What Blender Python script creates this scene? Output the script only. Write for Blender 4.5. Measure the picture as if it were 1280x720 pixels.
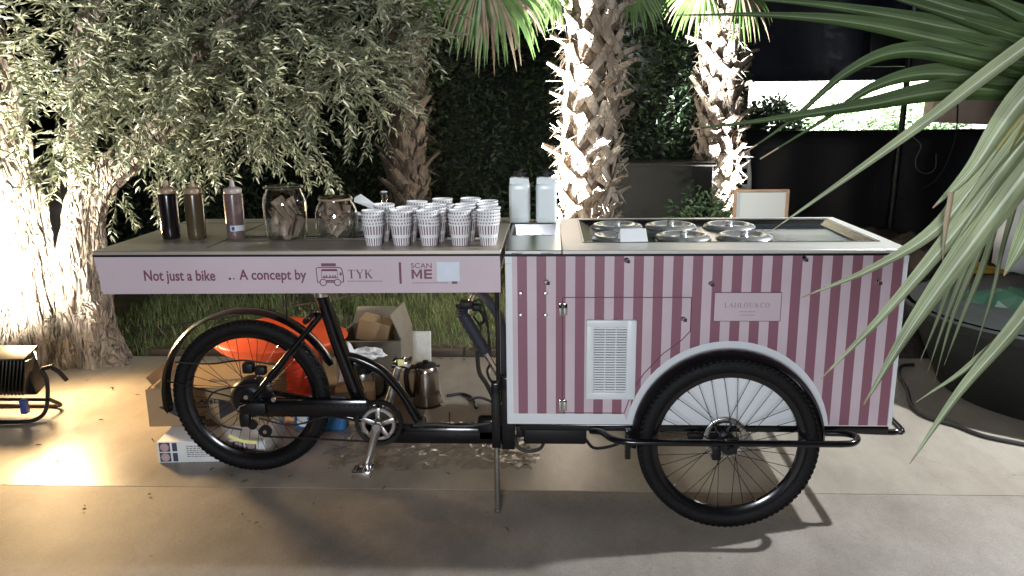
import bpy, bmesh, math, random
from mathutils import Vector, Matrix, noise
from math import sin, cos, pi, radians
random.seed(7)
S = bpy.context.scene
for o in list(bpy.data.objects): bpy.data.objects.remove(o)
COL = S.collection

# ------------------------------------------------------------------ camera
CAM = Vector((0, -2.94, 1.62))
AX = Matrix(((0.998851, -0.000560, 0.047932), (0, 0, 0), (0, 0, 0)))
def _axes():
    f = 1000.0
    dy = Vector((47, -233, f)).normalized()
    p2 = Vector((1047, -245, f))
    up = dy.cross(p2).normalized()
    if up.y > 0: up = -up
    dx = dy.cross(up)
    return dx, dy, up
DX, DY, UP = _axes()
def w(v): return Vector((DX.dot(v), DY.dot(v), UP.dot(v)))
cam = bpy.data.objects.new('camera', bpy.data.cameras.new('camera'))
COL.objects.link(cam)
r_, u_, b_ = w(Vector((1, 0, 0))), w(Vector((0, -1, 0))), w(Vector((0, 0, -1)))
cam.matrix_world = Matrix(((r_.x, u_.x, b_.x, CAM.x), (r_.y, u_.y, b_.y, CAM.y), (r_.z, u_.z, b_.z, CAM.z), (0, 0, 0, 1)))
cam.data.sensor_width = 36; cam.data.lens = 36 * 1000 / 1280
cam.data.clip_start = 0.05; cam.data.clip_end = 500
S.camera = cam
def at(px, py, Y):                       # the point of the plane Y = const that was surveyed at this pixel
    r = w(Vector((px - 640, py - 360, 1000))); return CAM + r * ((Y - CAM.y) / r.y)

# ------------------------------------------------------------------ world, lamps, exposure
W = bpy.data.worlds.new('World'); S.world = W; W.use_nodes = True
sky = W.node_tree.nodes.new('ShaderNodeTexSky'); sky.sky_type = 'NISHITA'; sky.sun_disc = False
sky.sun_elevation = radians(-4); sky.sun_rotation = radians(200)
bg = W.node_tree.nodes['Background']; bg.inputs[1].default_value = 0.05
W.node_tree.links.new(sky.outputs[0], bg.inputs[0])
S.view_settings.view_transform = 'Standard'; S.view_settings.look = 'None'
S.view_settings.exposure = 0; S.view_settings.gamma = 1
S.render.engine = 'CYCLES'
def lamp(kind, name, loc, energy, color, target=None, size=.05, cone=90, blend=.4):
    l = bpy.data.lights.new(name, kind); l.energy = energy; l.color = color
    if kind == 'SPOT': l.spot_size = radians(cone); l.spot_blend = blend; l.shadow_soft_size = size
    elif kind == 'AREA': l.shape = 'DISK'; l.size = size
    elif kind == 'SUN': l.angle = radians(.5)
    else: l.shadow_soft_size = size
    o = bpy.data.objects.new(name, l); COL.objects.link(o); o.location = loc
    if target is not None:
        o.rotation_euler = (Vector(target) - Vector(loc)).to_track_quat('-Z', 'Y').to_euler()
    return o
# garden floodlight high at the right, just behind the cart front: throws the cart's shadow towards the camera
lamp('SPOT', 'side_flood', (2.85, .42, 2.25), 490, (.93, .97, 1.0), (.2, .0, .5), .03, 150, .5)
# the terrace lamp behind the camera
lamp('AREA', 'terrace_lamp', (-.5, -5.2, 1.95), 185, (.88, .93, 1.0), (0, .5, .7), 1.0)
# warm floodlight on the floor at the left, aimed at the olive trunk
lamp('SPOT', 'olive_flood', (-2.98, 1.12, .36), 1500, (1.0, .9, .74), (-3.72, 1.8, 1.1), .05, 108, 1.0)
# added spot for its stray light off the pale trunk over the floor
lamp('SPOT', 'olive_flood_spill', (-3.02, 1.4, .78), 260, (1.0, .66, .32), (-2.25, .35, 0), .14, 140, .9)
# added unseen fill lamp farther left, brightens the olive crown
lamp('SPOT', 'crown_fill', (-3.95, .55, .4), 1500, (1.0, .94, .82), (-1.9, 1.9, 2.0), .06, 90, .8)
# white uplights at the foot of the palms
lamp('SPOT', 'palm_uplight', (-.72, 3.22, .3), 11000, (.95, .97, 1.0), (.25, 3.36, 1.4), .05, 62, .5)
lamp('SPOT', 'palm_uplight', (2.3, 4.55, .3), 6500, (.95, .97, 1.0), (1.64, 4.7, .95), .05, 42, .6)
# floodlight washing the white wall and shrubs beyond the black barrier
lamp('SPOT', 'wall_flood', (3.9, 6.9, 2.6), 2200, (1.0, 1.0, .97), (3.8, 8.2, 1.2), .1, 140, .6)
sun = lamp('SUN', 'moon', (0, 0, 8), .02, (1, .95, .88), (1, 3, 0))

# ------------------------------------------------------------------ materials
def mat(name, col, rough=.5, metal=0, var=.12, scale=6, bump=0, bscale=60, coat=0, spec=.5, stretch=(1, 1, 1), detail=5, trans=0, col2=None):
    m = bpy.data.materials.new(name); m.use_nodes = True
    N = m.node_tree.nodes; L = m.node_tree.links; p = N['Principled BSDF']
    p.inputs['Roughness'].default_value = rough; p.inputs['Metallic'].default_value = metal
    p.inputs['Coat Weight'].default_value = coat; p.inputs['Specular IOR Level'].default_value = spec
    tc = N.new('ShaderNodeTexCoord'); mp = N.new('ShaderNodeMapping'); mp.inputs['Scale'].default_value = stretch
    L.new(tc.outputs['Object'], mp.inputs[0])
    nz = N.new('ShaderNodeTexNoise'); nz.inputs['Scale'].default_value = scale; nz.inputs['Detail'].default_value = detail
    L.new(mp.outputs[0], nz.inputs['Vector'])
    cr = N.new('ShaderNodeValToRGB'); a, b = cr.color_ramp.elements
    a.position = .3; b.position = .7
    c2 = col2 or tuple(min(1, c * (1 + var)) for c in col)
    a.color = tuple(c * (1 - var) for c in col) + (1,); b.color = tuple(c2) + (1,)
    L.new(nz.outputs[0], cr.inputs[0]); L.new(cr.outputs[0], p.inputs['Base Color'])
    mr = N.new('ShaderNodeMapRange'); mr.inputs['To Min'].default_value = max(.02, rough * .8); mr.inputs['To Max'].default_value = min(1, rough * 1.25)
    L.new(nz.outputs[0], mr.inputs[0]); L.new(mr.outputs[0], p.inputs['Roughness'])
    if bump:
        n2 = N.new('ShaderNodeTexNoise'); n2.inputs['Scale'].default_value = bscale; n2.inputs['Detail'].default_value = 6
        L.new(mp.outputs[0], n2.inputs['Vector'])
        bp = N.new('ShaderNodeBump'); bp.inputs['Strength'].default_value = bump; bp.inputs['Distance'].default_value = .02
        L.new(n2.outputs[0], bp.inputs['Height']); L.new(bp.outputs[0], p.inputs['Normal'])
    if trans:
        out = N['Material Output']; t = N.new('ShaderNodeBsdfTranslucent'); mx = N.new('ShaderNodeMixShader')
        mx.inputs[0].default_value = trans
        L.new(cr.outputs[0], t.inputs[0]); L.new(p.outputs[0], mx.inputs[1]); L.new(t.outputs[0], mx.inputs[2]); L.new(mx.outputs[0], out.inputs[0])
    return m
def leafmat(name, c1, c2, rough=.55, trans=.25, c3=None):
    m = bpy.data.materials.new(name); m.use_nodes = True
    N = m.node_tree.nodes; L = m.node_tree.links; p = N['Principled BSDF']; p.inputs['Roughness'].default_value = rough
    g = N.new('ShaderNodeNewGeometry'); cr = N.new('ShaderNodeValToRGB')
    e = cr.color_ramp.elements; e[0].color = c1 + (1,); e[1].color = c2 + (1,)
    if c3: k = cr.color_ramp.elements.new(.85); k.color = c2 + (1,); cr.color_ramp.elements[-1].color = c3 + (1,)
    L.new(g.outputs['Random Per Island'], cr.inputs[0]); L.new(cr.outputs[0], p.inputs['Base Color'])
    t = N.new('ShaderNodeBsdfTranslucent'); mx = N.new('ShaderNodeMixShader'); mx.inputs[0].default_value = trans
    L.new(cr.outputs[0], t.inputs[0]); L.new(p.outputs[0], mx.inputs[1]); L.new(t.outputs[0], mx.inputs[2])
    L.new(mx.outputs[0], N['Material Output'].inputs[0])
    return m
def glassmat(name, tint=(1, 1, 1), gloss=.12, rough=.03):
    m = bpy.data.materials.new(name); m.use_nodes = True
    N = m.node_tree.nodes; L = m.node_tree.links; N.remove(N['Principled BSDF'])
    t = N.new('ShaderNodeBsdfTransparent'); t.inputs[0].default_value = tint + (1,)
    g = N.new('ShaderNodeBsdfGlossy'); g.inputs['Roughness'].default_value = rough
    lw = N.new('ShaderNodeLayerWeight'); lw.inputs[0].default_value = .35
    mr = N.new('ShaderNodeMapRange'); mr.inputs['To Min'].default_value = gloss * .4; mr.inputs['To Max'].default_value = min(1, gloss * 5)
    nz = N.new('ShaderNodeTexNoise'); nz.inputs['Scale'].default_value = 9
    bp = N.new('ShaderNodeBump'); bp.inputs['Strength'].default_value = .1; L.new(nz.outputs[0], bp.inputs['Height']); L.new(bp.outputs[0], g.inputs['Normal'])
    mx = N.new('ShaderNodeMixShader'); L.new(lw.outputs['Facing'], mr.inputs[0]); L.new(mr.outputs[0], mx.inputs[0])
    L.new(t.outputs[0], mx.inputs[1]); L.new(g.outputs[0], mx.inputs[2]); L.new(mx.outputs[0], N['Material Output'].inputs[0])
    return m
def emit(name, col, st):
    m = bpy.data.materials.new(name); m.use_nodes = True; p = m.node_tree.nodes['Principled BSDF']
    p.inputs['Emission Color'].default_value = col + (1,); p.inputs['Emission Strength'].default_value = st
    return m
def stripemat(name, ca, cb, period, x0, duty=.5):
    m = mat(name, ca, .4, 0, .07, 4, .12, 3.5)
    N = m.node_tree.nodes; L = m.node_tree.links; p = N['Principled BSDF']
    tc = N.new('ShaderNodeTexCoord'); sp = N.new('ShaderNodeSeparateXYZ'); L.new(tc.outputs['Object'], sp.inputs[0])
    a = N.new('ShaderNodeMath'); a.operation = 'SUBTRACT'; a.inputs[1].default_value = x0; L.new(sp.outputs[0], a.inputs[0])
    d = N.new('ShaderNodeMath'); d.operation = 'DIVIDE'; d.inputs[1].default_value = period; L.new(a.outputs[0], d.inputs[0])
    f = N.new('ShaderNodeMath'); f.operation = 'FRACT'; L.new(d.outputs[0], f.inputs[0])
    lt = N.new('ShaderNodeMath'); lt.operation = 'LESS_THAN'; lt.inputs[1].default_value = duty; L.new(f.outputs[0], lt.inputs[0])
    old = p.inputs['Base Color'].links[0].from_socket
    mx = N.new('ShaderNodeMix'); mx.data_type = 'RGBA'; L.new(lt.outputs[0], mx.inputs[0]); L.new(old, mx.inputs[6]); mx.inputs[7].default_value = cb + (1,)
    L.new(mx.outputs[2], p.inputs['Base Color'])
    return m
def cupmat():
    m = mat('printed_cup_paper', (.9, .9, .9), .5, 0, .03, 20)
    N = m.node_tree.nodes; L = m.node_tree.links; p = N['Principled BSDF']
    tc = N.new('ShaderNodeTexCoord'); sp = N.new('ShaderNodeSeparateXYZ'); L.new(tc.outputs['Object'], sp.inputs[0])
    def M(op, a, b):
        n = N.new('ShaderNodeMath'); n.operation = op
        for i, v in enumerate((a, b)):
            if v is None: continue
            if hasattr(v, 'links') or hasattr(v, 'is_output'): L.new(v, n.inputs[i])
            else: n.inputs[i].default_value = v
        return n.outputs[0]
    ang = M('ARCTAN2', sp.outputs[1], sp.outputs[0]); k = M('FRACT', M('MULTIPLY', ang, 22 / (2 * pi)), None)
    st = M('LESS_THAN', k, .4)
    z = sp.outputs[2]
    low = M('LESS_THAN', z, .031); up = M('MULTIPLY', M('GREATER_THAN', z, .044), M('LESS_THAN', z, .078))
    msk = M('MULTIPLY', st, M('MAXIMUM', low, up))
    old = p.inputs['Base Color'].links[0].from_socket
    mx = N.new('ShaderNodeMix'); mx.data_type = 'RGBA'; L.new(msk, mx.inputs[0]); L.new(old, mx.inputs[6]); mx.inputs[7].default_value = (.2, .08, .12, 1)
    L.new(mx.outputs[2], p.inputs['Base Color'])
    return m
PINK = (.585, .475, .52); BURG = (.25, .105, .142)
M = dict(
    black=mat('black_gloss_paint', (.005, .005, .006), .2, 0, .2, 12, coat=.25, spec=.35),
    satin=mat('black_satin_metal', (.007, .007, .008), .42, 0, .2, 12, spec=.3),
    fender=mat('black_fender_plastic', (.004, .004, .005), .3, 0, .2, 12, spec=.12),
    rubber=mat('tyre_rubber', (.006, .006, .0065), .6, 0, .25, 14, .25, 120, spec=.22),
    plastic=mat('black_plastic', (.006, .006, .007), .5, 0, .2, 10, spec=.3),
    navy=mat('navy_grip_wrap', (.016, .02, .035), .6, 0, .2, 30, .3, 150),
    steel=mat('brushed_steel', (.52, .51, .49), .24, 1, .12, 5, .05, 80, stretch=(1, 14, 14)),
    counter=mat('brushed_counter_steel', (.5, .44, .37), .38, .45, .1, 3, .04, 90, stretch=(1, 14, 14)),
    chrome=mat('polished_chrome', (.72, .72, .72), .09, 1, .06, 8),
    alu=mat('cast_aluminium', (.62, .62, .62), .3, 1, .08, 14),
    white=mat('white_painted_panel', (.74, .76, .78), .4, 0, .03, 4),
    wplast=mat('white_plastic', (.72, .75, .76), .38, 0, .03, 8),
    banner=mat('pink_vinyl_banner', PINK, .36, 0, .05, 3, .12, 3.5),
    stripes=stripemat('pink_burgundy_striped_vinyl', PINK, BURG, .0726, -.132, .505),
    print=mat('burgundy_print', (.17, .055, .085), .5, 0, .1, 20),
    paleprint=mat('faded_burgundy_print', (.33, .22, .27), .5, 0, .1, 20),
    well=mat('dark_well_glass', (.03, .038, .041), .16, 0, .25, 7, spec=.8),
    paper=mat('white_paper', (.78, .8, .8), .7, 0, .04, 9),
    cup=cupmat(),
    choc=mat('dark_chocolate_sauce', (.012, .008, .01), .2, 0, .2, 10, coat=.3),
    olive_s=mat('pistachio_sauce', (.085, .06, .03), .25, 0, .15, 10, coat=.3),
    mauve=mat('mauve_sauce', (.16, .105, .095), .28, 0, .15, 10, coat=.3),
    nozzle=mat('amber_nozzle_plastic', (.35, .24, .15), .35, 0, .12, 20),
    nozzle2=mat('milky_nozzle_plastic', (.42, .35, .31), .35, 0, .12, 20),
    glass=glassmat('clear_jar_glass', (.95, .97, .96), .34),
    rimglass=glassmat('thick_glass_rim', (.9, .92, .92), .9, .1),
    film=glassmat('clear_plastic_film', (.9, .9, .9), .13, .28),
    wafer=mat('baked_wafer', (.3, .215, .155), .7, 0, .3, 30, .3, 90),
    wafer2=mat('pale_wafer', (.44, .34, .26), .7, 0, .25, 30, .3, 90),
    milk=mat('milky_bottle_plastic', (.72, .78, .78), .3, 0, .03, 6),
    card=mat('cardboard', (.36, .25, .14), .8, 0, .12, 5, .08, 60),
    card2=mat('grey_cardboard', (.19, .165, .125), .8, 0, .15, 5, .08, 60),
    ink=mat('black_print_ink', (.03, .028, .028), .6, 0, .2, 20),
    greyink=mat('grey_print_ink', (.2, .19, .2), .6, 0, .2, 20),
    inkblue=mat('dark_blue_print_ink', (.05, .055, .11), .6, 0, .2, 20),
    inkpink=mat('rose_print_ink', (.5, .36, .36), .6, 0, .2, 30),
    orange=mat('orange_red_plastic', (.85, .11, .035), .33, 0, .08, 4),
    orange2=mat('deep_red_plastic', (.68, .06, .03), .35, 0, .08, 4),
    blue=mat('blue_film_pack', (.03, .2, .52), .3, 0, .15, 12, .2, 30),
    red=mat('red_print', (.6, .05, .03), .4, 0, .1, 12),
    foam=mat('white_foam', (.62, .62, .58), .8, 0, .08, 30, .2, 90),
    copper=mat('kettle_steel', (.5, .44, .39), .2, 1, .1, 4, stretch=(6, 6, 1)),
    reflector=mat('yellow_reflector', (.95, .9, .35), .2, 0, .08, 40, coat=.5),
    bark=mat('olive_bark', (.2, .155, .12), .9, 0, .4, 13, 1.0, 30, stretch=(1, 1, .4), col2=(.45, .39, .32)),
    twig=mat('olive_twig', (.2, .17, .12), .8, 0, .3, 20),
    leaf=leafmat('olive_leaf', (.085, .105, .055), (.28, .3, .195), .5, .22, (.54, .54, .44)),
    hleaf=leafmat('hedge_leaf', (.016, .033, .014), (.042, .068, .028), .5, .15),
    sleaf=leafmat('shrub_leaf', (.06, .12, .05), (.18, .28, .14), .5, .25),
    bleaf=leafmat('floodlit_bush_leaf', (.16, .3, .12), (.45, .55, .38), .5, .3, (.7, .75, .6)),  # paler copy of the shrub leaf: floodlight glare put into the colour
    glass_g=leafmat('grass_blade', (.075, .115, .035), (.2, .27, .1), .6, .22, (.4, .34, .19)),
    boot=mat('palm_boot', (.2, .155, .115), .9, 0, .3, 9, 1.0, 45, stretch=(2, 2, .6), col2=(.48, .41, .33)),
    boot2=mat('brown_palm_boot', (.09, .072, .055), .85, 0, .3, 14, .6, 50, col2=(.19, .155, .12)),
    fibre=mat('palm_fibre', (.1, .07, .045), .9, 0, .4, 18, .8, 50),
    frond=mat('bright_palm_leaf', (.1, .2, .05), .45, 0, .25, 9, trans=.3, col2=(.2, .32, .1)),
    dry=mat('dry_palm_leaf', (.26, .2, .13), .6, 0, .3, 12, trans=.2),
    lawn=mat('lawn_soil', (.05, .05, .022), .95, 0, .4, 9, .6, 40),
    soil=mat('dark_soil', (.035, .026, .02), .95, 0, .4, 9, .8, 20),
    wood=mat('dark_edging_timber', (.07, .05, .037), .85, 0, .4, 8, .6, 40, stretch=(.3, 3, 3)),
    frame=mat('pale_timber_frame', (.36, .22, .13), .6, 0, .2, 12, stretch=(1, 6, 1)),
    trough=mat('grey_green_render', (.028, .028, .023), .9, 0, .2, 5, .2, 50),
    gwall=mat('grey_render', (.2, .19, .18), .85, 0, .2, 4, .3, 40),
    tarp=mat('navy_tarpaulin', (.006, .009, .019), .6, 0, .25, 3, .2, 6),
    barrier=mat('black_screen_fabric', (.003, .0035, .006), .7, 0, .5, 4, .2, 8),
    wall=mat('white_render', (.8, .8, .77), .8, 0, .04, 5, .1, 40),
    beige=mat('beige_canvas', (.68, .52, .41), .8, 0, .1, 6),
    pot=mat('dark_green_pot', (.004, .006, .005), .75, 0, .3, 6, .15, 20),
    gbag=mat('green_plastic_bag', (.003, .026, .012), .6, 0, .3, 8, .3, 12),
    yellow=mat('yellow_cloth', (.42, .24, .03), .8, 0, .2, 10),
    cable=mat('black_cable', (.012, .012, .012), .55, 0, .2, 10),
    wire=mat('grey_wire', (.16, .16, .17), .5, 0, .2, 10),
    clamp=mat('blue_clamp', (.05, .08, .3), .4, 0, .2, 10),
    lens=emit('lit_lens', (1.0, .85, .6), 14),
    tag_=mat('sticker', (.65, .7, .78), .4, 0, .05, 20),
)
for k_ in ('boot', 'boot2'):                      # every leaf base has weathered differently
    N = M[k_].node_tree.nodes; L = M[k_].node_tree.links; p = N['Principled BSDF']; old = p.inputs['Base Color'].links[0].from_socket
    oi = N.new('ShaderNodeObjectInfo'); cr = N.new('ShaderNodeValToRGB'); cr.color_ramp.elements[0].color = (.5, .45, .4, 1); cr.color_ramp.elements[1].color = (1.15, 1.13, 1.1, 1)
    L.new(oi.outputs['Random'], cr.inputs[0]); mu = N.new('ShaderNodeMix'); mu.data_type = 'RGBA'; mu.blend_type = 'MULTIPLY'; mu.inputs[0].default_value = 1
    L.new(old, mu.inputs[6]); L.new(cr.outputs[0], mu.inputs[7]); L.new(mu.outputs[2], p.inputs['Base Color'])
N = M['bark'].node_tree.nodes; L = M['bark'].node_tree.links; p = N['Principled BSDF']          # deep fissured bark
tc = N.new('ShaderNodeTexCoord'); mp = N.new('ShaderNodeMapping'); mp.inputs['Scale'].default_value = (1, 1, .32); L.new(tc.outputs['Object'], mp.inputs[0])
nz = N.new('ShaderNodeTexNoise'); nz.inputs['Scale'].default_value = 6; L.new(mp.outputs[0], nz.inputs['Vector'])
ad = N.new('ShaderNodeMix'); ad.data_type = 'RGBA'; ad.blend_type = 'LINEAR_LIGHT'; ad.inputs[0].default_value = .12; L.new(mp.outputs[0], ad.inputs[6]); L.new(nz.outputs['Color'], ad.inputs[7])
vo = N.new('ShaderNodeTexVoronoi'); vo.feature = 'DISTANCE_TO_EDGE'; vo.inputs['Scale'].default_value = 26; L.new(ad.outputs[2], vo.inputs['Vector'])
b0 = [n for n in N if n.type == 'BUMP'][0]; b0.inputs['Distance'].default_value = .03
b1 = N.new('ShaderNodeBump'); b1.inputs['Strength'].default_value = 1; b1.inputs['Distance'].default_value = .09; L.new(vo.outputs[0], b1.inputs['Height']); L.new(b0.outputs[0], b1.inputs['Normal']); L.new(b1.outputs[0], p.inputs['Normal'])
def floormat(name, c1, c2, rough, streak):
    m = mat(name, c1, rough, 0, .1, 1.6, .05, 90, col2=c2, detail=9)
    N = m.node_tree.nodes; L = m.node_tree.links; p = N['Principled BSDF']
    tc = N.new('ShaderNodeTexCoord'); n = N.new('ShaderNodeTexNoise'); n.inputs['Scale'].default_value = 2.3; n.inputs['Detail'].default_value = 8
    n.inputs['Roughness'].default_value = .75
    mp = N.new('ShaderNodeMapping'); mp.inputs['Scale'].default_value = streak; L.new(tc.outputs['Object'], mp.inputs[0]); L.new(mp.outputs[0], n.inputs['Vector'])
    cr = N.new('ShaderNodeValToRGB'); cr.color_ramp.elements[0].position = .33; cr.color_ramp.elements[0].color = (.66, .64, .62, 1)
    cr.color_ramp.elements[1].position = .62; cr.color_ramp.elements[1].color = (1, 1, 1, 1)
    v = N.new('ShaderNodeTexVoronoi'); v.inputs['Scale'].default_value = 7; L.new(tc.outputs['Object'], v.inputs['Vector'])
    c2_ = N.new('ShaderNodeValToRGB'); c2_.color_ramp.elements[0].position = .02; c2_.color_ramp.elements[0].color = (.45, .42, .4, 1)
    c2_.color_ramp.elements[1].position = .07; c2_.color_ramp.elements[1].color = (1, 1, 1, 1)
    L.new(v.outputs['Distance'], c2_.inputs[0]); L.new(n.outputs[0], cr.inputs[0])
    old = p.inputs['Base Color'].links[0].from_socket
    a = N.new('ShaderNodeMix'); a.data_type = 'RGBA'; a.blend_type = 'MULTIPLY'; a.inputs[0].default_value = 1
    L.new(old, a.inputs[6]); L.new(cr.outputs[0], a.inputs[7])
    b = N.new('ShaderNodeMix'); b.data_type = 'RGBA'; b.blend_type = 'MULTIPLY'; b.inputs[0].default_value = .7
    L.new(a.outputs[2], b.inputs[6]); L.new(c2_.outputs[0], b.inputs[7]); 
    # hairline cracks and fine grit
    wv = N.new('ShaderNodeTexNoise'); wv.inputs['Scale'].default_value = 3; wv.inputs['Detail'].default_value = 6; L.new(tc.outputs['Object'], wv.inputs['Vector'])
    ad = N.new('ShaderNodeMix'); ad.data_type = 'RGBA'; ad.blend_type = 'LINEAR_LIGHT'; ad.inputs[0].default_value = .35; L.new(tc.outputs['Object'], ad.inputs[6]); L.new(wv.outputs['Color'], ad.inputs[7])
    vc = N.new('ShaderNodeTexVoronoi'); vc.feature = 'DISTANCE_TO_EDGE'; vc.inputs['Scale'].default_value = .55; L.new(ad.outputs[2], vc.inputs['Vector'])
    cc = N.new('ShaderNodeValToRGB'); cc.color_ramp.elements[0].position = 0; cc.color_ramp.elements[0].color = (.45, .42, .4, 1); cc.color_ramp.elements[1].position = .004; cc.color_ramp.elements[1].color = (1, 1, 1, 1); L.new(vc.outputs[0], cc.inputs[0])
    gr = N.new('ShaderNodeTexNoise'); gr.inputs['Scale'].default_value = 260; gr.inputs['Detail'].default_value = 3; L.new(tc.outputs['Object'], gr.inputs['Vector'])
    gc = N.new('ShaderNodeValToRGB'); gc.color_ramp.elements[0].position = .35; gc.color_ramp.elements[0].color = (.8, .79, .78, 1); gc.color_ramp.elements[1].position = .6; gc.color_ramp.elements[1].color = (1.06, 1.06, 1.05, 1); L.new(gr.outputs[0], gc.inputs[0])
    c3 = N.new('ShaderNodeMix'); c3.data_type = 'RGBA'; c3.blend_type = 'MULTIPLY'; c3.inputs[0].default_value = .22; L.new(b.outputs[2], c3.inputs[6]); L.new(cc.outputs[0], c3.inputs[7])
    c4 = N.new('ShaderNodeMix'); c4.data_type = 'RGBA'; c4.blend_type = 'MULTIPLY'; c4.inputs[0].default_value = 1; L.new(c3.outputs[2], c4.inputs[6]); L.new(gc.outputs[0], c4.inputs[7])
    L.new(c4.outputs[2], p.inputs['Base Color'])
    return m
M['slab'] = floormat('polished_beige_patio', (.345, .305, .255), (.43, .39, .335), .33, (1, .4, 1))
M['pave'] = floormat('pale_concrete', (.265, .234, .2), (.36, .325, .285), .62, (1, .6, 1))

# ------------------------------------------------------------------ mesh helpers
ORG = {}
def thing(name, label, cat, loc=(0, 0, 0), group=None):
    o = bpy.data.objects.new(name, None); o.empty_display_size = .1; COL.objects.link(o); o.location = loc
    ORG[o.name] = Vector(loc); o['label'] = label; o['category'] = cat
    if group: o['group'] = group
    return o
def tag(o, label, cat, group=None):
    o['label'] = label; o['category'] = cat
    if group: o['group'] = group
    return o
class MB:
    def __init__(s): s.b = bmesh.new()
    def _mi(s, faces, mi):
        for f in faces: f.material_index = mi
    def box(s, c, d, bev=0, rot=None, mi=0, seg=2):
        r = bmesh.ops.create_cube(s.b, size=1); vs = r['verts']
        bmesh.ops.scale(s.b, vec=d, verts=vs)
        fs = set(f for v in vs for f in v.link_faces)
        if bev:
            es = list(set(e for v in vs for e in v.link_edges))
            q = bmesh.ops.bevel(s.b, geom=es, offset=bev, segments=seg, affect='EDGES', profile=.5)
            fs = set(f for f in q['faces']) | set(f for v in q['verts'] for f in v.link_faces)
            vs = list(set(v for f in fs for v in f.verts))
        if rot is not None: bmesh.ops.rotate(s.b, cent=(0, 0, 0), matrix=rot, verts=vs)
        bmesh.ops.translate(s.b, vec=c, verts=vs); s._mi(fs, mi); return s
    def tube(s, pts, r, n=8, mi=0, closed=False, caps=True, flat=1.0):
        pts = [Vector(p) for p in pts]; k = len(pts)
        R = r if isinstance(r, (list, tuple)) else [r] * k
        rings = []; nrm = None
        for i, p in enumerate(pts):
            a = pts[(i - 1) % k] if closed or i else p; b = pts[(i + 1) % k] if closed or i < k - 1 else p
            t = (b - a).normalized()
            if nrm is None:
                nrm = t.cross(Vector((0, 0, 1)));
                if nrm.length < .1: nrm = t.cross(Vector((0, 1, 0)))
                nrm.normalize()
            nrm = (nrm - t * nrm.dot(t)).normalized(); bi = t.cross(nrm)
            rings.append([s.b.verts.new(p + (nrm * cos(2 * pi * j / n) * flat + bi * sin(2 * pi * j / n)) * R[i]) for j in range(n)])
        for i in range(k if closed else k - 1):
            A, B = rings[i], rings[(i + 1) % k]
            for j in range(n):
                s.b.faces.new((A[j], A[(j + 1) % n], B[(j + 1) % n], B[j])).material_index = mi
        if caps and not closed:
            s.b.faces.new(rings[0][::-1]).material_index = mi; s.b.faces.new(rings[-1]).material_index = mi
        return s
    def lathe(s, prof, c=(0, 0, 0), n=24, mi=0, axis='Z', sx=1, sy=1, closed=False):
        c = Vector(c); rings = []
        for r, z in prof:
            ring = []
            for j in range(n):
                a = 2 * pi * j / n; x, y = r * cos(a) * sx, r * sin(a) * sy
                v = Vector((x, y, z)) if axis == 'Z' else (Vector((x, z, y)) if axis == 'Y' else Vector((z, x, y)))
                ring.append(s.b.verts.new(c + v))
            rings.append(ring)
        K = len(rings)
        for i in range(K if closed else K - 1):
            A, B = rings[i], rings[(i + 1) % K]
            for j in range(n): s.b.faces.new((A[j], A[(j + 1) % n], B[(j + 1) % n], B[j])).material_index = mi
        if not closed:
            for ring, (r, z) in ((rings[0], prof[0]), (rings[-1], prof[-1])):
                if r > 1e-5: s.b.faces.new(ring).material_index = mi
        return s
    def prism(s, poly, y0, y1, mi=0):      # polygon in XZ, extruded along Y
        a = [s.b.verts.new((x, y0, z)) for x, z in poly]; b = [s.b.verts.new((x, y1, z)) for x, z in poly]
        n = len(poly); fs = [s.b.faces.new(a), s.b.faces.new(b[::-1])]
        for i in range(n): fs.append(s.b.faces.new((a[i], b[i], b[(i + 1) % n], a[(i + 1) % n])))
        s._mi(fs, mi); return s
    def arcstrip(s, cx, cz, R, a0, a1, y0, y1, th, n=28, mi=0):   # curved band around Y axis
        A = []
        for i in range(n + 1):
            a = radians(a0 + (a1 - a0) * i / n); e = min(1, min(i, n - i) / 1.5 + .5)
            ym = (y0 + y1) / 2; h = (y1 - y0) / 2 * e; row = []
            for (rr, yy) in ((R, -h), (R + .012, -h * .5), (R + .015, 0), (R + .012, h * .5), (R, h), (R - th, h), (R + .012 - th, h * .5), (R + .015 - th, 0), (R + .012 - th, -h * .5), (R - th, -h)):
                row.append(s.b.verts.new((cx + rr * cos(a), ym + yy, cz + rr * sin(a))))
            A.append(row)
        for i in range(n):
            for j in range(10): s.b.faces.new((A[i][j], A[i + 1][j], A[i + 1][(j + 1) % 10], A[i][(j + 1) % 10])).material_index = mi
        s.b.faces.new(A[0]); s.b.faces.new(A[-1][::-1]); return s
    def quad(s, pts, mi=0):
        s.b.faces.new([s.b.verts.new(p) for p in pts]).material_index = mi; return s
    def mesh(s, name, mats, smooth=38, org=None):
        bmesh.ops.recalc_face_normals(s.b, faces=s.b.faces)
        ng = [f for f in s.b.faces if len(f.verts) > 4]
        if ng: bmesh.ops.triangulate(s.b, faces=ng)
        me = bpy.data.meshes.new(name); s.b.to_mesh(me); s.b.free()
        for m in (mats if isinstance(mats, (list, tuple)) else [mats]): me.materials.append(m)
        if smooth:
            me.polygons.foreach_set('use_smooth', [True] * len(me.polygons)); me.set_sharp_from_angle(angle=radians(smooth))
        if org is not None: me.transform(Matrix.Translation(-org))
        return me
    def build(s, name, mats, parent=None, smooth=38, loc=None):
        if parent is not None and parent.name in ORG: g = ORG[parent.name]
        elif loc is not None: g = Vector(loc)
        else: g = Vector((0, 0, 0))
        o = bpy.data.objects.new(name, s.mesh(name, mats, smooth, g)); COL.objects.link(o)
        ORG[o.name] = g
        if parent is not None: o.parent = parent
        else: o.location = g
        return o
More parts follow.
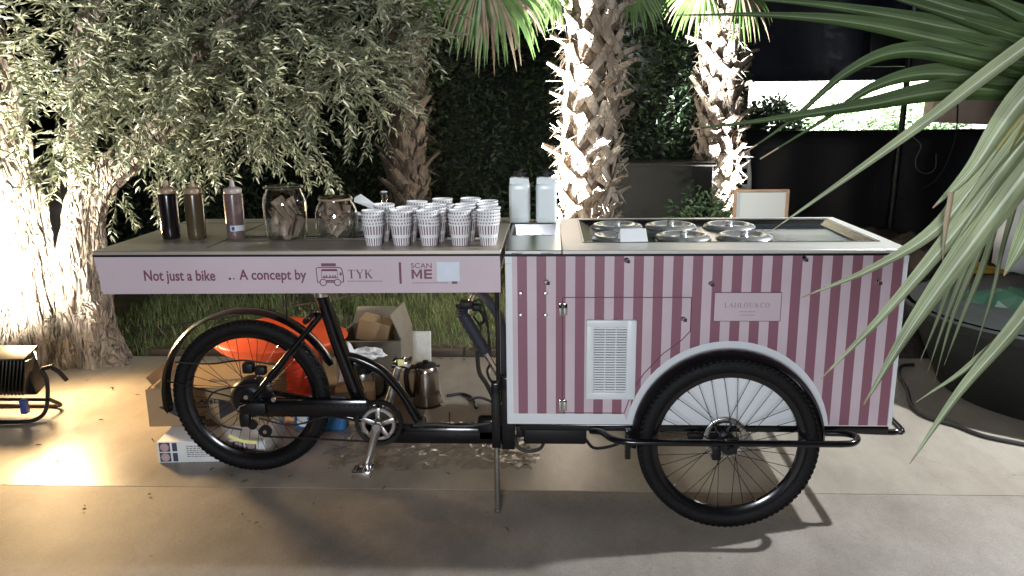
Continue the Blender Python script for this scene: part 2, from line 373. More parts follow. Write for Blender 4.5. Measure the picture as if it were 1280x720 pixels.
def part(name, me, parent=None, loc=(0, 0, 0), rot=(0, 0, 0), sc=None):
    o = bpy.data.objects.new(name, me); COL.objects.link(o); o.parent = parent; o.location = loc; o.rotation_euler = rot
    if sc: o.scale = sc
    return o
def rawmesh(name, verts, faces, m, smooth=False):
    me = bpy.data.meshes.new(name); me.from_pydata(verts, [], faces); me.materials.append(m)
    if smooth: me.polygons.foreach_set('use_smooth', [True] * len(me.polygons))
    return me
def struct(o): o['kind'] = 'structure'; return o
def curve(pts, n=6):                       # Catmull-Rom through points
    P = [Vector(p) for p in pts]; P = [P[0] * 2 - P[1]] + P + [P[-1] * 2 - P[-2]]; out = []
    for i in range(1, len(P) - 2):
        for k in range(n):
            t = k / n; a, b, c, d = P[i - 1:i + 3]
            out.append(.5 * ((2 * b) + (c - a) * t + (2 * a - 5 * b + 4 * c - d) * t * t + (3 * b - a - 3 * c + d) * t ** 3))
    out.append(P[-2]); return out
def text_mesh(txt, width=None, height=None, bold=0.0, th=.0006, shear=0):
    cu = bpy.data.curves.new('t', 'FONT'); cu.body = txt; cu.size = 1; cu.offset = bold; cu.extrude = .01; cu.shear = shear; cu.resolution_u = 3
    ob = bpy.data.objects.new('t', cu); COL.objects.link(ob); bpy.context.view_layer.update()
    me = bpy.data.meshes.new_from_object(ob.evaluated_get(bpy.context.evaluated_depsgraph_get()))
    bpy.data.objects.remove(ob); bpy.data.curves.remove(cu)
    xs = [v.co.x for v in me.vertices]; ys = [v.co.y for v in me.vertices]
    sx = width / (max(xs) - min(xs)) if width else None; sy = height / (max(ys) - min(ys)) if height else None
    sx = sx or sy; sy = sy or sx; x0 = min(xs); y0 = min(ys)
    for v in me.vertices: v.co = Vector(((v.co.x - x0) * sx, (v.co.y - y0) * sy, v.co.z / .01 * th))
    return me
def lettering(name, me, m, parent, x, y, z, rot=(pi / 2, 0, 0)):
    me.materials.clear(); me.materials.append(m)
    R = Matrix.Translation(Vector((x, y, z)) - ORG.get(parent.name, Vector())) @ (Matrix.Rotation(rot[2], 4, 'Z') @ Matrix.Rotation(rot[0], 4, 'X'))
    me.transform(R); o = bpy.data.objects.new(name, me); COL.objects.link(o); o.parent = parent; return o
SERIF = {   # strokes x0,z0,x1,z1,half-width in a unit-high letter
 'T': (.8, [(.4, 0, .4, 1, .085), (.02, .97, .78, .97, .03), (.25, .02, .55, .02, .02), (.04, .8, .04, .97, .02), (.76, .8, .76, .97, .02)]),
 'Y': (.85, [(.08, 1, .43, .45, .08), (.78, 1, .43, .45, .03), (.43, 0, .43, .47, .085), (.28, .02, .58, .02, .02), (0, .98, .24, .98, .02), (.64, .98, .88, .98, .02)]),
 'K': (.85, [(.15, 0, .15, 1, .085), (.72, 1, .2, .45, .03), (.35, .58, .76, 0, .08), (0, .02, .3, .02, .02), (0, .98, .3, .98, .02), (.6, .98, .85, .98, .02), (.6, .02, .9, .02, .02)]),
 'L': (.7, [(.15, 0, .15, 1, .08), (0, .03, .62, .03, .03), (0, .98, .3, .98, .02), (.62, 0, .62, .25, .02)]),
 'A': (.9, [(.1, 0, .44, 1, .03), (.44, 1, .8, 0, .08), (.24, .35, .62, .35, .025), (0, .02, .22, .02, .02), (.65, .02, .95, .02, .02)]),
 'H': (.95, [(.15, 0, .15, 1, .08), (.78, 0, .78, 1, .08), (.15, .5, .78, .5, .025), (0, .02, .3, .02, .02), (0, .98, .3, .98, .02), (.63, .02, .93, .02, .02), (.63, .98, .93, .98, .02)]),
 'U': (.9, [(.15, 1, .15, .3, .08), (.15, .3, .4, .03, .06), (.4, .03, .7, .25, .03), (.7, .25, .7, 1, .03), (0, .98, .3, .98, .02), (.55, .98, .85, .98, .02)]),
}
def _ring(a0, a1, cx=.42, n=12):
    return [(cx + .36 * cos(radians(a0 + (a1 - a0) * i / n)), .5 + .48 * sin(radians(a0 + (a1 - a0) * i / n)),
             cx + .36 * cos(radians(a0 + (a1 - a0) * (i + 1) / n)), .5 + .48 * sin(radians(a0 + (a1 - a0) * (i + 1) / n)),
             .025 + .055 * abs(cos(radians(a0 + (a1 - a0) * (i + .5) / n)))) for i in range(n)]
SERIF['O'] = (.9, _ring(0, 360)); SERIF['C'] = (.85, _ring(45, 315) + [(.68, .7, .68, .95, .02)])
SERIF['&'] = (.95, [(.3, .95, .5, .8, .04), (.5, .8, .2, .5, .04), (.2, .95, .15, .75, .04), (.15, .75, .8, 0, .07), (.2, .5, .1, .2, .06), (.1, .2, .35, .02, .05), (.35, .02, .8, .45, .03)])
def serif(txt, x, z, h, y, gap=.12):
    b = MB(); cx = x
    for ch in txt:
        if ch not in SERIF: cx += .4 * h; continue
        wd, st = SERIF[ch]
        for k, (x0, z0, x1, z1, hw) in enumerate(st):
            a = Vector((x0, 0, z0)); c = Vector((x1, 0, z1)); d = c - a; L = d.length
            an = math.atan2(d.z, d.x); m = (a + c) / 2
            b.box((cx + m.x * h, y + k * .00004, z + m.z * h), (L * h + .0003, .0006, 2 * hw * h), rot=Matrix.Rotation(-an, 3, 'Y'))
        cx += (wd + gap) * h
    return b, cx

# ------------------------------------------------------------------ ground
def sheet(name, x0, x1, y0, y1, z, m, nx=1, ny=1, amp=0):
    vs = []; fs = []
    for j in range(ny + 1):
        for i in range(nx + 1):
            x = x0 + (x1 - x0) * i / nx; y = y0 + (y1 - y0) * j / ny
            vs.append((x, y, z + amp * (noise.noise(Vector((x * 1.7, y * 1.7, 3))) if amp else 0)))
    for j in range(ny):
        for i in range(nx):
            a = j * (nx + 1) + i; fs.append((a, a + 1, a + nx + 2, a + nx + 1))
    o = bpy.data.objects.new(name, rawmesh(name, vs, fs, m, True)); COL.objects.link(o); return struct(o)
sheet('ground', -60, 60, -40, 60, -.06, M['soil'])
sheet('pavement', -9, 9, -9, .199, -.0015, M['pave'])
b = MB(); b.box((0, 1.115, -.03), (18, 1.83, .06)); struct(b.build('patio', M['slab']))
sheet('lawn', -6, 1.75, 2.05, 7.5, -.02, M['lawn'], 40, 30, .05)

# ------------------------------------------------------------------ cargo tricycle
X0, X1 = -.168, 1.314
trike = thing('cargo_tricycle', 'pink and burgundy striped ice cream cargo tricycle with a long steel counter', 'cargo tricycle', (.3, .4, 0))
b = MB(); b.box(((X0 + X1) / 2, .41, .708), (X1 - X0, .82, .644), .004)
body = b.build('cargo_box', M['white'], trike)
b = MB(); b.box(((X0 + X1) / 2, .0115, 1.0465), (X1 - X0, .023, .033)); b.box((X1 - .0115, .4215, 1.0465), (.023, .797, .033)); b.box((.64, .8085, 1.0465), (1.325, .023, .033))
b.build('upper_rim', M['white'], body)
# striped vinyl with the wheel arch left white
WX, WZ, WY = .672, .352, -.088
poly = [(X0 + .026, 1.058), (X0 + .026, .432)]
ac = [(WX - .385, .432)]
for i in range(25):
    a = radians(168 - 170 * i / 24 + 2); ac.append((WX + .012 + .392 * cos(a), .338 + .392 * sin(a)))
ac = [p for p in ac if p[1] > .395]
poly += ac + [(WX + .401, .392), (X1 - .018, .392), (X1 - .018, 1.058)]
b = MB(); b.prism(poly, -.0028, -.0003); vinyl = b.build('striped_vinyl', M['stripes'], body, 0)
b = MB(); b.box(((X0 + X1) / 2, -.004, 1.0615), (X1 - X0 + .01, .012, .006)); b.build('black_edge_trim', M['plastic'], body)
# service hatch
hp = [(.048, .9), (.048, .438), (.288, .438), (.318, .53), (.36, .6), (.43, .68), (.5, .735), (.53, .77), (.53, .9)]
b = MB(); b.prism(hp, -.0062, -.003); hatch = b.build('service_hatch', M['stripes'], body, 0)
cx_, cz_ = sum(p[0] for p in hp) / len(hp), sum(p[1] for p in hp) / len(hp)
b = MB()
for i in range(len(hp)):
    p, q = hp[i], hp[(i + 1) % len(hp)]
    b.tube([(p[0], -.0062, p[1]), (q[0], -.0062, q[1])], .0019, 5)
b.build('hatch_edge', M['print'], hatch)
hm = MB(); hm.box((0, -.004, 0), (.012, .008, .05), .002); hm.tube([(0.008, -.008, -.025), (.008, -.008, .025)], .004, 8); hm.box((.018, -.003, 0), (.016, .004, .045), .001)
hme = hm.mesh('hatch_hinge', M['chrome'])
for z in (.855, .468): part('hatch_hinge', hme, hatch, Vector((.04, -.006, z)) - ORG[hatch.name])
# vent grille
gx0, gx1, gz0, gz1 = .138, .328, .497, .815
vent = None
b = MB(); t = .03
b.box((gx0 + t / 2, -.012, (gz0 + gz1) / 2), (t, .014, gz1 - gz0), .005); b.box((gx1 - t / 2 - .004, -.0125, (gz0 + gz1) / 2), (t + .008, .014, gz1 - gz0 - .001), .005)
b.box(((gx0 + gx1) / 2, -.0118, gz1 - t / 2), (gx1 - gx0, .0145, t), .005); b.box(((gx0 + gx1) / 2, -.0118, gz0 + t / 2), (gx1 - gx0, .0145, t), .005)
vent = b.build('vent_grille', M['wplast'], body)
b = MB(); b.box(((gx0 + gx1) / 2, -.0075, (gz0 + gz1) / 2), (gx1 - gx0 - .02, .002, gz1 - gz0 - .02)); b.build('vent_backing', M['greyink'], vent)
sm = MB(); sm.box((0, 0, 0), (gx1 - gx0 - .06, .008, .0062), .001, Matrix.Rotation(radians(-25), 3, 'X'), seg=1); sme = sm.mesh('slat', M['wplast'])
n = 26
for i in range(n): part('slat', sme, vent, Vector(((gx0 + gx1) / 2 - .002, -.0125, gz0 + t + .004 + (gz1 - gz0 - 2 * t - .008) * i / (n - 1))) - ORG[vent.name])
rm = MB(); rm.box((0, 0, 0), (.004, .006, gz1 - gz0 - 2 * t)); rme = rm.mesh('mullion', M['wplast'])
for k in (1 / 3, 2 / 3): part('mullion', rme, vent, Vector((gx0 + t + (gx1 - gx0 - 2 * t - .006) * k, -.0165, (gz0 + gz1) / 2)) - ORG[vent.name])
# locks, bolts, top hinges
lm = MB(); lm.lathe([(0.0, -.012), (.006, -.012), (.009, -.009), (.0105, -.004), (.0105, 0)], n=14, axis='Y'); lm.box((.006, -.012, -.004), (.012, .006, .012), .001, mi=1)
lme = lm.mesh('cam_lock', [M['chrome'], M['ink']])
for px, py in ((683, 352), (783, 325), (1005, 323), (888, 354), (1097, 352), (854, 398)): part('cam_lock', lme, body, at(px, py, -.003) - ORG[body.name])
bm_ = MB(); bm_.lathe([(0, -.007), (.006, -.006), (.009, -.002), (.0095, 0)], n=12, axis='Y'); bme = bm_.mesh('bolt_cap', M['alu'])
for px, py in ((651, 367), (682, 367), (651, 394), (682, 394)): part('bolt_cap', bme, body, at(px, py, -.003) - ORG[body.name])
thm = MB()
for k in range(5): thm.box((-.018 + .009 * k, -.008, 0), (.006, .012, .008), .001)
thme = thm.mesh('lid_hinge', M['ink'])
for px in (646, 684): part('lid_hinge', thme, body, at(px, 317.5, -.004) - ORG[body.name])
# name plate
p0, p1 = at(892, 401, -.005), at(977, 366, -.005)
b = MB(); b.box(((p0.x + p1.x) / 2, -.0055, (p0.z + p1.z) / 2), (p1.x - p0.x, .004, p1.z - p0.z), .001, seg=1); b.box(((p0.x + p1.x) / 2, -.0045, (p0.z + p1.z) / 2), (p1.x - p0.x + .004, .004, p1.z - p0.z + .004), mi=1)
plate = b.build('name_plate', [M['banner'], M['print']], body)
sb, ex = serif('LAHLOU&CO', 0, 0, .0185, 0, .16); sb.b.free()
sb, _ = serif('LAHLOU&CO', (p0.x + p1.x) / 2 - ex / 2, p1.z - .056, .0185, -.0079, .16); sb.build('plate_lettering', M['paleprint'], plate, 0)
b = MB(); rr = random.Random(3)
for zz, hw in ((p1.z - .072, .03), (p1.z - .085, .026)):
    x = (p0.x + p1.x) / 2 - hw
    while x < (p0.x + p1.x) / 2 + hw: d = rr.uniform(.002, .006); b.box((x + d / 2, -.0079, zz), (d, .0006, .003)); x += d + .0018
b.build('small_print', M['paleprint'], plate, 0)
# countertop of the box
b = MB(); T0, T1 = 1.066, 1.081; tz = (T0 + T1) / 2; th = T1 - T0
wx0, wx1, wy0, wy1 = .135, 1.262, .165, .765
b.box((.682, (wy0 - .008) / 2, tz), (1.27, wy0 + .008, th), .002, seg=1); b.box((.682, (wy1 + .828) / 2, tz), (1.27, .828 - wy1, th), .002, seg=1)
b.box(((.047 + wx0) / 2, (wy0 + wy1) / 2, tz), (wx0 - .047, wy1 - wy0, th)); b.box(((wx1 + 1.317) / 2, (wy0 + wy1) / 2, tz), (1.317 - wx1, wy1 - wy0, th))
top = b.build('countertop', mat('pale_worktop', (.62, .6, .56), .35, .25, .05, 5), trike)
b = MB(); z0 = 1.0605
b.quad([(wx0, wy0, T1), (wx1, wy0, T1), (wx1 - .04, wy0 + .012, z0), (wx0 + .05, wy0 + .012, z0)]); b.quad([(wx0, wy1, T1), (wx1, wy1, T1), (wx1 - .04, wy1 - .03, z0), (wx0 + .05, wy1 - .03, z0)])
b.quad([(wx0, wy0, T1), (wx0, wy1, T1), (wx0 + .05, wy1 - .03, z0), (wx0 + .05, wy0 + .012, z0)]); b.quad([(wx1, wy0, T1), (wx1, wy1, T1), (wx1 - .04, wy1 - .03, z0), (wx1 - .04, wy0 + .012, z0)])
b.build('well_rim', M['steel'], top, 0)
b = MB(); b.box(((wx0 + wx1) / 2, (wy0 + wy1) / 2, 1.0595), (wx1 - wx0 - .02, wy1 - wy0 - .012, .006)); b.build('well_floor', M['well'], top)
b = MB(); b.tube([(wx0 - .006, wy0 - .006, T1), (wx1 + .006, wy0 - .006, T1), (wx1 + .006, wy1 + .006, T1), (wx0 - .006, wy1 + .006, T1)], .0035, 6, closed=True); b.build('rim_bead', M['steel'], top)
ld = MB(); ld.lathe([(.112, 0), (.115, .004), (.108, .014), (.094, .019), (.08, .017), (.066, .006), (.03, .004), (.018, .006), (.013, .014), (.017, .024), (.012, .03), (0, .031)], n=36)
ldm = ld.mesh('tub_lid', mat('spun_steel_lid', (.82, .83, .83), .24, .8, .05, 6))
lids = []
for (px, py) in ((771, 283), (838, 283), (911, 283), (774, 296.5), (854, 296), (930, 296)):
    p = CAM + w(Vector((px - 640, py - 360, 1000))) * ((1.068 - CAM.z) / w(Vector((px - 640, py - 360, 1000))).z)
    lids.append((p, part('tub_lid', ldm, top, Vector((p.x, p.y, 1.0628)) - ORG[top.name])))
# sink end
b = MB(); sx0, sx1, sy0, sy1 = -.157, .028, .345, .65
b.box(((X0 + .045) / 2, sy0 / 2 - .002, tz - .001), (.045 - X0, sy0 + .004, th), .002, seg=1); b.box(((X0 + .045) / 2, (sy1 + .828) / 2, tz - .001), (.045 - X0, .828 - sy1, th), .002, seg=1)
b.box(((X0 + sx0) / 2, (sy0 + sy1) / 2, tz - .001), (sx0 - X0, sy1 - sy0, th)); b.box(((sx1 + .045) / 2, (sy0 + sy1) / 2, tz - .001), (.045 - sx1, sy1 - sy0, th))
sink = b.build('sink_top', M['steel'], trike)
b = MB(); zb = 1.0325
b.quad([(sx0, sy0, 1.08), (sx1, sy0, 1.08), (sx1, sy0 + .01, zb), (sx0, sy0 + .01, zb)]); b.quad([(sx0, sy1, 1.08), (sx1, sy1, 1.08), (sx1, sy1 - .01, zb), (sx0, sy1 - .01, zb)])
b.quad([(sx0, sy0, 1.08), (sx0, sy1, 1.08), (sx0 + .008, sy1, zb), (sx0 + .008, sy0, zb)]); b.quad([(sx1, sy0, 1.08), (sx1, sy1, 1.08), (sx1 - .008, sy1, zb), (sx1 - .008, sy0, zb)])
b.box(((sx0 + sx1) / 2, (sy0 + sy1) / 2, zb), (sx1 - sx0, sy1 - sy0, .002)); b.lathe([(.018, zb + .001), (.018, zb + .004), (.012, zb + .003), (0, zb + .002)], ((sx0 + sx1) / 2, (sy0 + sy1) / 2, 0), 16)
b.build('sink_basin', M['chrome'], sink, 20)
# the wing counter over the bicycle
CX0, CX1 = -1.752, -.182
b = MB(); b.box(((CX0 + CX1) / 2, .436, 1.0735), (CX1 - CX0, .872, .015), .002, seg=1)
wing = b.build('wing_counter', M['counter'], trike)
b = MB(); b.box((-1.33, .46, 1.0818), (.004, .78, .0016)); b.box((-.77, .325, 1.0818), (1.1, .03, .0016)); b.box((-.77, .22, 1.0816), (1.1, .004, .0012)); b.box((-1.54, .73, 1.0816), (.4, .004, .0012))
b.build('counter_joint', M['ink'], wing)
b = MB(); b.box((-.77, .285, 1.0825), (1.1, .022, .003), .001, seg=1); b.build('counter_rail', M['steel'], wing)
b = MB(); b.box(((CX0 + CX1) / 2, .006, 1.0625), (CX1 - CX0, .014, .0065)); b.build('counter_edge', M['plastic'], wing)
bz0, bz1 = .919, 1.0585
b = MB(); b.prism([(CX0 + .004, bz1), (CX0 + .022, bz0 - .006), (CX1 - .004, bz0), (CX1 - .004, bz1)], 0, .012)
banner = b.build('banner', M['banner'], trike, 0)
b = MB(); b.box(((CX0 + CX1) / 2, .86, .99), (CX1 - CX0 - .02, .012, .14)); b.box((CX0 + .012, .435, .99), (.012, .836, .14)); b.box(((CX0 + CX1) / 2, .435, .93), (CX1 - CX0 - .05, .83, .01))
b.build('counter_skirt', M['banner'], wing, 0)
def bx(px): return at(px, 345, -.001).x
def bzz(px, py): return at(px, py, -.001).z
Y = -.0008
lettering('banner_lettering', text_mesh('Not just a bike', bx(269) - bx(180), .055, .017), M['print'], banner, bx(180), Y, bzz(180, 353.5) - .006)
lettering('banner_lettering', text_mesh('A concept by', bx(383) - bx(299), .053, .017), M['print'], banner, bx(299), Y, bzz(299, 351) - .009)
b = MB()
for px, r in ((287, .0045), (292, .003)): b.lathe([(0, 0), (r, 0), (r, .0008), (0, .0008)], (bx(px), -.0012, bzz(px, 348.5)), 12, axis='Y')
b.build('printed_dots', M['ink'], banner, 0)
# truck emblem
b = MB()
def PX(px, py): return (bx(px), -.0012, bzz(px, py))
rt = .0018
b.tube([PX(396.5, 353), PX(396, 342), PX(395.5, 336), PX(398, 334.3), PX(425, 334.3), PX(427.5, 336), PX(429, 344), PX(429, 352.5)], rt, 5)
b.tube([PX(396.5, 353), PX(398.5, 353)], rt, 5); b.tube([PX(408, 353), PX(417, 353)], rt, 5); b.tube([PX(426, 352.5), PX(429, 352.5)], rt, 5)
b.tube([PX(402, 338), PX(422, 338), PX(422, 347), PX(402, 347)], rt * .9, 5, closed=True)
for cx in (403.5, 421.5): b.tube([(bx(cx) + .0125 * cos(a * pi / 8), -.0012, bzz(cx, 353) + .0125 * sin(a * pi / 8)) for a in range(16)], rt, 5, closed=True)
c = PX(411.5, 331); b.box(c, (.056, .001, .0115)); c = PX(412, 337.6); b.box(c, (.058, .0012, .008))
for cx, hh in ((405, .006), (408, .009), (412.5, .008), (416, .006), (419, .009)):
    c = PX(cx, 345.5); b.box(c, (.005, .001, hh))
c = PX(426, 342.5); b.box(c, (.008, .001, .011)); c = PX(412.5, 351); b.box(c, (.03, .0008, .006))
b.build('truck_emblem', M['print'], banner, 0)
sb, _ = serif('TYK', bx(435), bzz(435, 348), .0335, -.0011, .14); sb.build('banner_lettering', M['print'], banner, 0)
b = MB(); x = bx(434)
while x < bx(477): d = rr.uniform(.003, .007); b.box((x + d / 2, -.0009, bzz(450, 351.5)), (d, .0006, .0045)); x += d + .0025
x = bx(515)
while x < bx(560): d = rr.uniform(.002, .006); b.box((x + d / 2, -.0009, bzz(540, 353.6)), (d, .0006, .004)); x += d + .0016
b.build('small_print', M['paleprint'], banner, 0)
b = MB(); b.box(PX(568, 352.8), (.021, .0008, .012)); b.build('printed_block', M['print'], banner, 0); b = MB(); b.box(PX(500.5, 341.3), (.0085, .0008, .083), .001, seg=1); b.build('printed_bar', M['print'], banner, 0)
lettering('banner_lettering', text_mesh('SCAN', bx(540) - bx(514), .019, .0), M['print'], banner, bx(514), Y, bzz(514, 335.2))
b = MB(); x0, z0, hh, ww = bx(514.5), bzz(514, 348.6), .0365, (bx(540) - bx(514.5)) * .52
st = .0085
b.box((x0 + st / 2, -.0011, z0 + hh / 2), (st, .0008, hh)); b.box((x0 + ww - st / 2, -.0011, z0 + hh / 2), (st, .0008, hh))
b.prism([(x0 + st, z0 + hh), (x0 + st, z0 + hh - .012), (x0 + ww / 2, z0 + .003), (x0 + ww - st, z0 + hh - .012), (x0 + ww - st, z0 + hh), (x0 + ww / 2, z0 + .016)], -.0015, -.0007)
x1 = x0 + ww + .0075; x2 = bx(540)
b.box((x1 + st / 2, -.0011, z0 + hh / 2), (st, .0008, hh))
for zz in (.0036, hh / 2, hh - .0036): b.box(((x1 + st + x2) / 2, -.0011, z0 + zz), (x2 - x1 - st, .0008, .0072))
b.build('banner_lettering', M['print'], banner, 0)
b = MB(); c = PX(560.5, 339.5); b.box(c, (.086, .0012, .075)); b.build('blank_sticker', M['tag_'], banner, 0)

# wheels -------------------------------------------------------------
def wheel(parent, cx, cy, cz, R, tr, disc=True, nsp=32):
    b = MB(); prof = []
    for k in range(14):
        a = 2 * pi * k / 14; prof.append((R - tr + tr * cos(a), tr * .95 * sin(a)))
    b.lathe(prof, (cx, cy, cz), 72, axis='Y', closed=True)
    wh = b.build('wheel_tyre', M['rubber'], parent)
    tk = MB(); tk.box((0, 0, 0), (.006, .026, .017), .002, seg=1); tkm = tk.mesh('tread_block', M['rubber'], 0)
    b = MB()
    for k in range(90):
        a = 2 * pi * k / 90
        for s, da in ((-1, 0), (1, pi / 90), (-2, pi / 90), (2, 0)):
            rr_ = R - .0068 if abs(s) == 1 else R - tr * .34
            m_ = Matrix.Rotation(-(a + da), 3, 'Y')
            v = m_ @ Vector((rr_, 0, 0))
            b.box((cx + v.x, cy + s * (tr * .36), cz + v.z), (.005, tr * .5, .012), rot=m_)
    o = b.build('tread_blocks', M['rubber'], wh, 0); o['kind'] = 'stuff'
    Ri = R - 2 * tr
    b = MB(); b.lathe([(Ri + .006, -.017), (Ri + .006, .017), (Ri - .006, .014), (Ri - .016, .008), (Ri - .016, -.008), (Ri - .006, -.014)], (cx, cy, cz), 64, axis='Y', closed=True)
    b.build('rim', M['black'], wh)
    b = MB(); hr = .028
    for k in range(nsp):
        a = 2 * pi * k / nsp; side = 1 if k % 2 else -1; off = radians(62) * (1 if (k // 2) % 2 else -1)
        b.tube([(cx + (Ri - .012) * cos(a), cy + .004 * side, cz + (Ri - .012) * sin(a)), (cx + hr * cos(a + off), cy + side * .028, cz + hr * sin(a + off))], .0013, 5)
    b.build('spokes', M['satin'], wh)
    b = MB()
    for k in range(nsp):
        a = 2 * pi * k / nsp; side = 1 if k % 2 else -1
        b.tube([(cx + (Ri - .014) * cos(a), cy + .004 * side, cz + (Ri - .014) * sin(a)), (cx + (Ri - .026) * cos(a), cy + .006 * side, cz + (Ri - .026) * sin(a))], .002, 5)
    b.build('spoke_nipples', M['chrome'], wh)['kind'] = 'stuff'
    b = MB(); b.lathe([(.012, -.05), (.016, -.04), (.033, -.034), (.033, -.026), (.02, -.022), (.02, .022), (.033, .026), (.033, .034), (.016, .04), (.012, .05)], (cx, cy, cz), 24, axis='Y')
    b.build('hub', M['satin'], wh)
    if disc:
        b = MB(); yy = cy + disc * .042
        b.lathe([(.082, yy - .001), (.084, yy), (.082, yy + .001), (.066, yy + .001), (.064, yy), (.066, yy - .001)], (cx, 0, cz), 40, axis='Y', closed=True)
        for k in range(6):
            a = pi / 3 * k; b.box((cx + .048 * cos(a + .25), yy, cz + .048 * sin(a + .25)), (.045, .0018, .008), rot=Matrix.Rotation(-a, 3, 'Y'))
        b.lathe([(.032, yy - .001), (.032, yy + .001), (.02, yy + .001), (.02, yy - .001)], (cx, 0, cz), 20, axis='Y', closed=True)
        b.build('brake_disc', M['steel'], wh)
    return wh
wheel(trike, WX, WY, WZ, .342, .031, 1, 34)
wheel(trike, WX, .905, WZ, .342, .031, 0, 24)
RX, RY, RZ, RR = -1.328, .375, .355, .354
wr = wheel(trike, RX, RY, RZ, RR, .033, 0, 36)
# brake caliper near wheel, axle and rails
b = MB(); b.tube([(WX, WY - .07, WZ), (WX, .97, WZ)], .014, 10); b.box((WX - .03, -.03, WZ - .06), (.035, .05, .06), .008); b.box((WX + .03, -.03, WZ - .02), (.05, .04, .05), .008); b.box((WX - .08, -.02, WZ + .0), (.12, .03, .02), .004)
b.build('axle', M['satin'], trike)
ry = -.138
b = MB()
b.tube(curve([(.16, -.005, .363), (.2, -.04, .372), (.23, -.1, .374), (.27, ry + .01, .374), (.32, ry, .374)], 5) + curve([(.5, ry, .374), (1.02, ry, .374), (1.07, ry, .374), (1.125, ry + .012, .374), (1.155, ry + .06, .374), (1.13, ry + .1, .372), (1.06, ry + .13, .362)], 6), .0125, 10)
b.box((WX, ry - .002, .362), (.05, .012, .06), .004)
b.build('outer_rail', M['black'], trike)
b = MB(); b.tube(curve([(1.16, .02, .362), (1.3, .02, .356), (1.345, .025, .356), (1.37, .06, .357), (1.37, .4, .357), (1.37, .76, .357), (1.345, .8, .356), (1.3, .8, .356), (1.16, .8, .362)], 6), .0125, 10); b.build('rear_bumper', M['black'], trike)
b = MB()
b.box(((X0 + X1) / 2 + .02, .02, .371), (X1 - X0 - .06, .034, .026), .003); b.box(((X0 + X1) / 2 + .02, .8, .371), (X1 - X0 - .06, .034, .026), .003)
for x in (-.1, .3, .98, 1.27): b.box((x, .41, .371), (.034, .74, .025), .003)
b.box((.15, .4, .34), (.7, .09, .055), .008)
b.build('underframe', M['black'], trike)
b = MB(); b.box((.02, .1, .325), (.25, .16, .068), .01); b.box((-.12, .1, .335), (.03, .12, .05), .006); b.build('controller_box', M['plastic'], trike)
b = MB(); b.tube(curve([(-.14, .05, .32), (-.13, .03, .28), (-.09, .02, .262), (-.04, .03, .27), (-.02, .05, .3)], 6), .007, 8); b.build('loose_cable', M['cable'], trike); b = MB(); b.tube(curve([(.14, .04, .31), (.17, .0, .29), (.22, -.04, .31), (.28, -.06, .34)], 5), .006, 8); b.build('loose_cable', M['cable'], trike)
b = MB(); b.arcstrip(WX, WZ, .349, -2, 184, -.112, -.03, .003, 36); fen = b.build('front_fender', M['fender'], trike)
b = MB(); b.arcstrip(WX, WZ, .362, -2, 184, .868, .942, .003, 30); b.build('front_fender', M['fender'], trike)
b = MB(); b.box((.3, -.05, .33), (.022, .03, .12), .003); b.build('fender_bracket', M['black'], fen)
# kickstand and head block
px_ = -.212
b = MB(); b.tube([(px_, .012, 0.0), (px_, .012, .3)], .0115, 12); b.tube([(px_ - .0, .012, .0), (px_, .012, .012)], .014, 12); b.build('prop_stand', M['steel'], trike)
b = MB(); b.box((px_, .014, .42), (.034, .04, .27), .003); b.box((px_ + .047, .03, .425), (.052, .05, .30), .004); b.box((-.19, .3, .33), (.07, .5, .07), .006); b.box((px_ + .012, .02, .79), (.018, .03, .54), .002); b.build('steering_block', M['black'], trike)
# frame
BX, BZ = -.742, .268
fy = RY
b = MB()
b.tube([(-.985, fy, .83), (-.962, fy, .74), (-.93, fy, .62), (-.875, fy, .44), (-.845, fy, .335)], [.029, .03, .032, .034, .036], 14)
st_ = b.build('seat_tube', M['black'], trike)
b = MB(); b.tube(curve([(-.905, fy, .545), (-.83, fy, .525), (-.74, fy, .475), (-.66, fy, .38), (-.605, fy, .28), (-.565, fy, .2)], 6), .021, 12); b.build('curved_top_tube', M['black'], trike)
b = MB(); b.box((-.49, fy, .182), (.62, .07, .082), .02); b.box((-.25, fy, .21), (.14, .07, .1), .012); b.tube([(-.82, fy, .19), (-.7, fy, .19)], .04, 14); b.build('main_beam', M['black'], trike)
b = MB()
for s in (-1, 1):
    b.tube([(RX + .02, fy + s * .07, RZ), (RX + .12, fy + s * .066, .48), (-.985, fy + s * .028, .74)], .0125, 10)
    b.tube([(RX + .01, fy + s * .07, RZ), (-.98, fy + s * .06, .3), (-.78, fy + s * .035, .25)], .013, 10)
b.build('rear_stays', M['black'], trike)
b = MB(); b.box((-1.025, fy - .085, .335), (.5, .035, .085), .02); b.box((-.8, fy - .082, .32), (.12, .03, .08), .015); b.build('chain_cover', M['black'], trike)
b = MB(); b.lathe([(.034, 0), (.034, .04), (.03, .045), (.03, -.005)], (-.985, fy, .815), 16, closed=True); b.tube([(-1.02, fy - .02, .838), (-.945, fy - .03, .83)], .008, 8); b.build('seat_clamp', M['chrome'], st_)
b = MB(); b.tube([(-.988, fy, .84), (-1.005, fy, .92)], .0165, 12); b.build('seat_post', M['satin'], st_)
b = MB(); b.box((-1.03, fy, .905), (.24, .16, .035), .015); b.tube([(-1.0, fy - .02, .88), (-1.12, fy - .02, .885)], .006, 6); b.box((-1.08, fy, .885), (.07, .1, .03), .01); b.build('saddle', M['plastic'], trike)
for dx in (0, .03):
    b = MB(); b.lathe([(.012, -.03), (.013, -.02), (.013, .02), (.012, .03)], (-1.045 + dx, fy - .03, .715 + dx * .9), 12, axis='Y'); b.build('frame_boss', M['black'], st_)
b = MB(); b.arcstrip(RX, RZ, .393, 22, 192, fy - .042, fy + .042, .003, 40); rf = b.build('rear_fender', M['black'], trike)
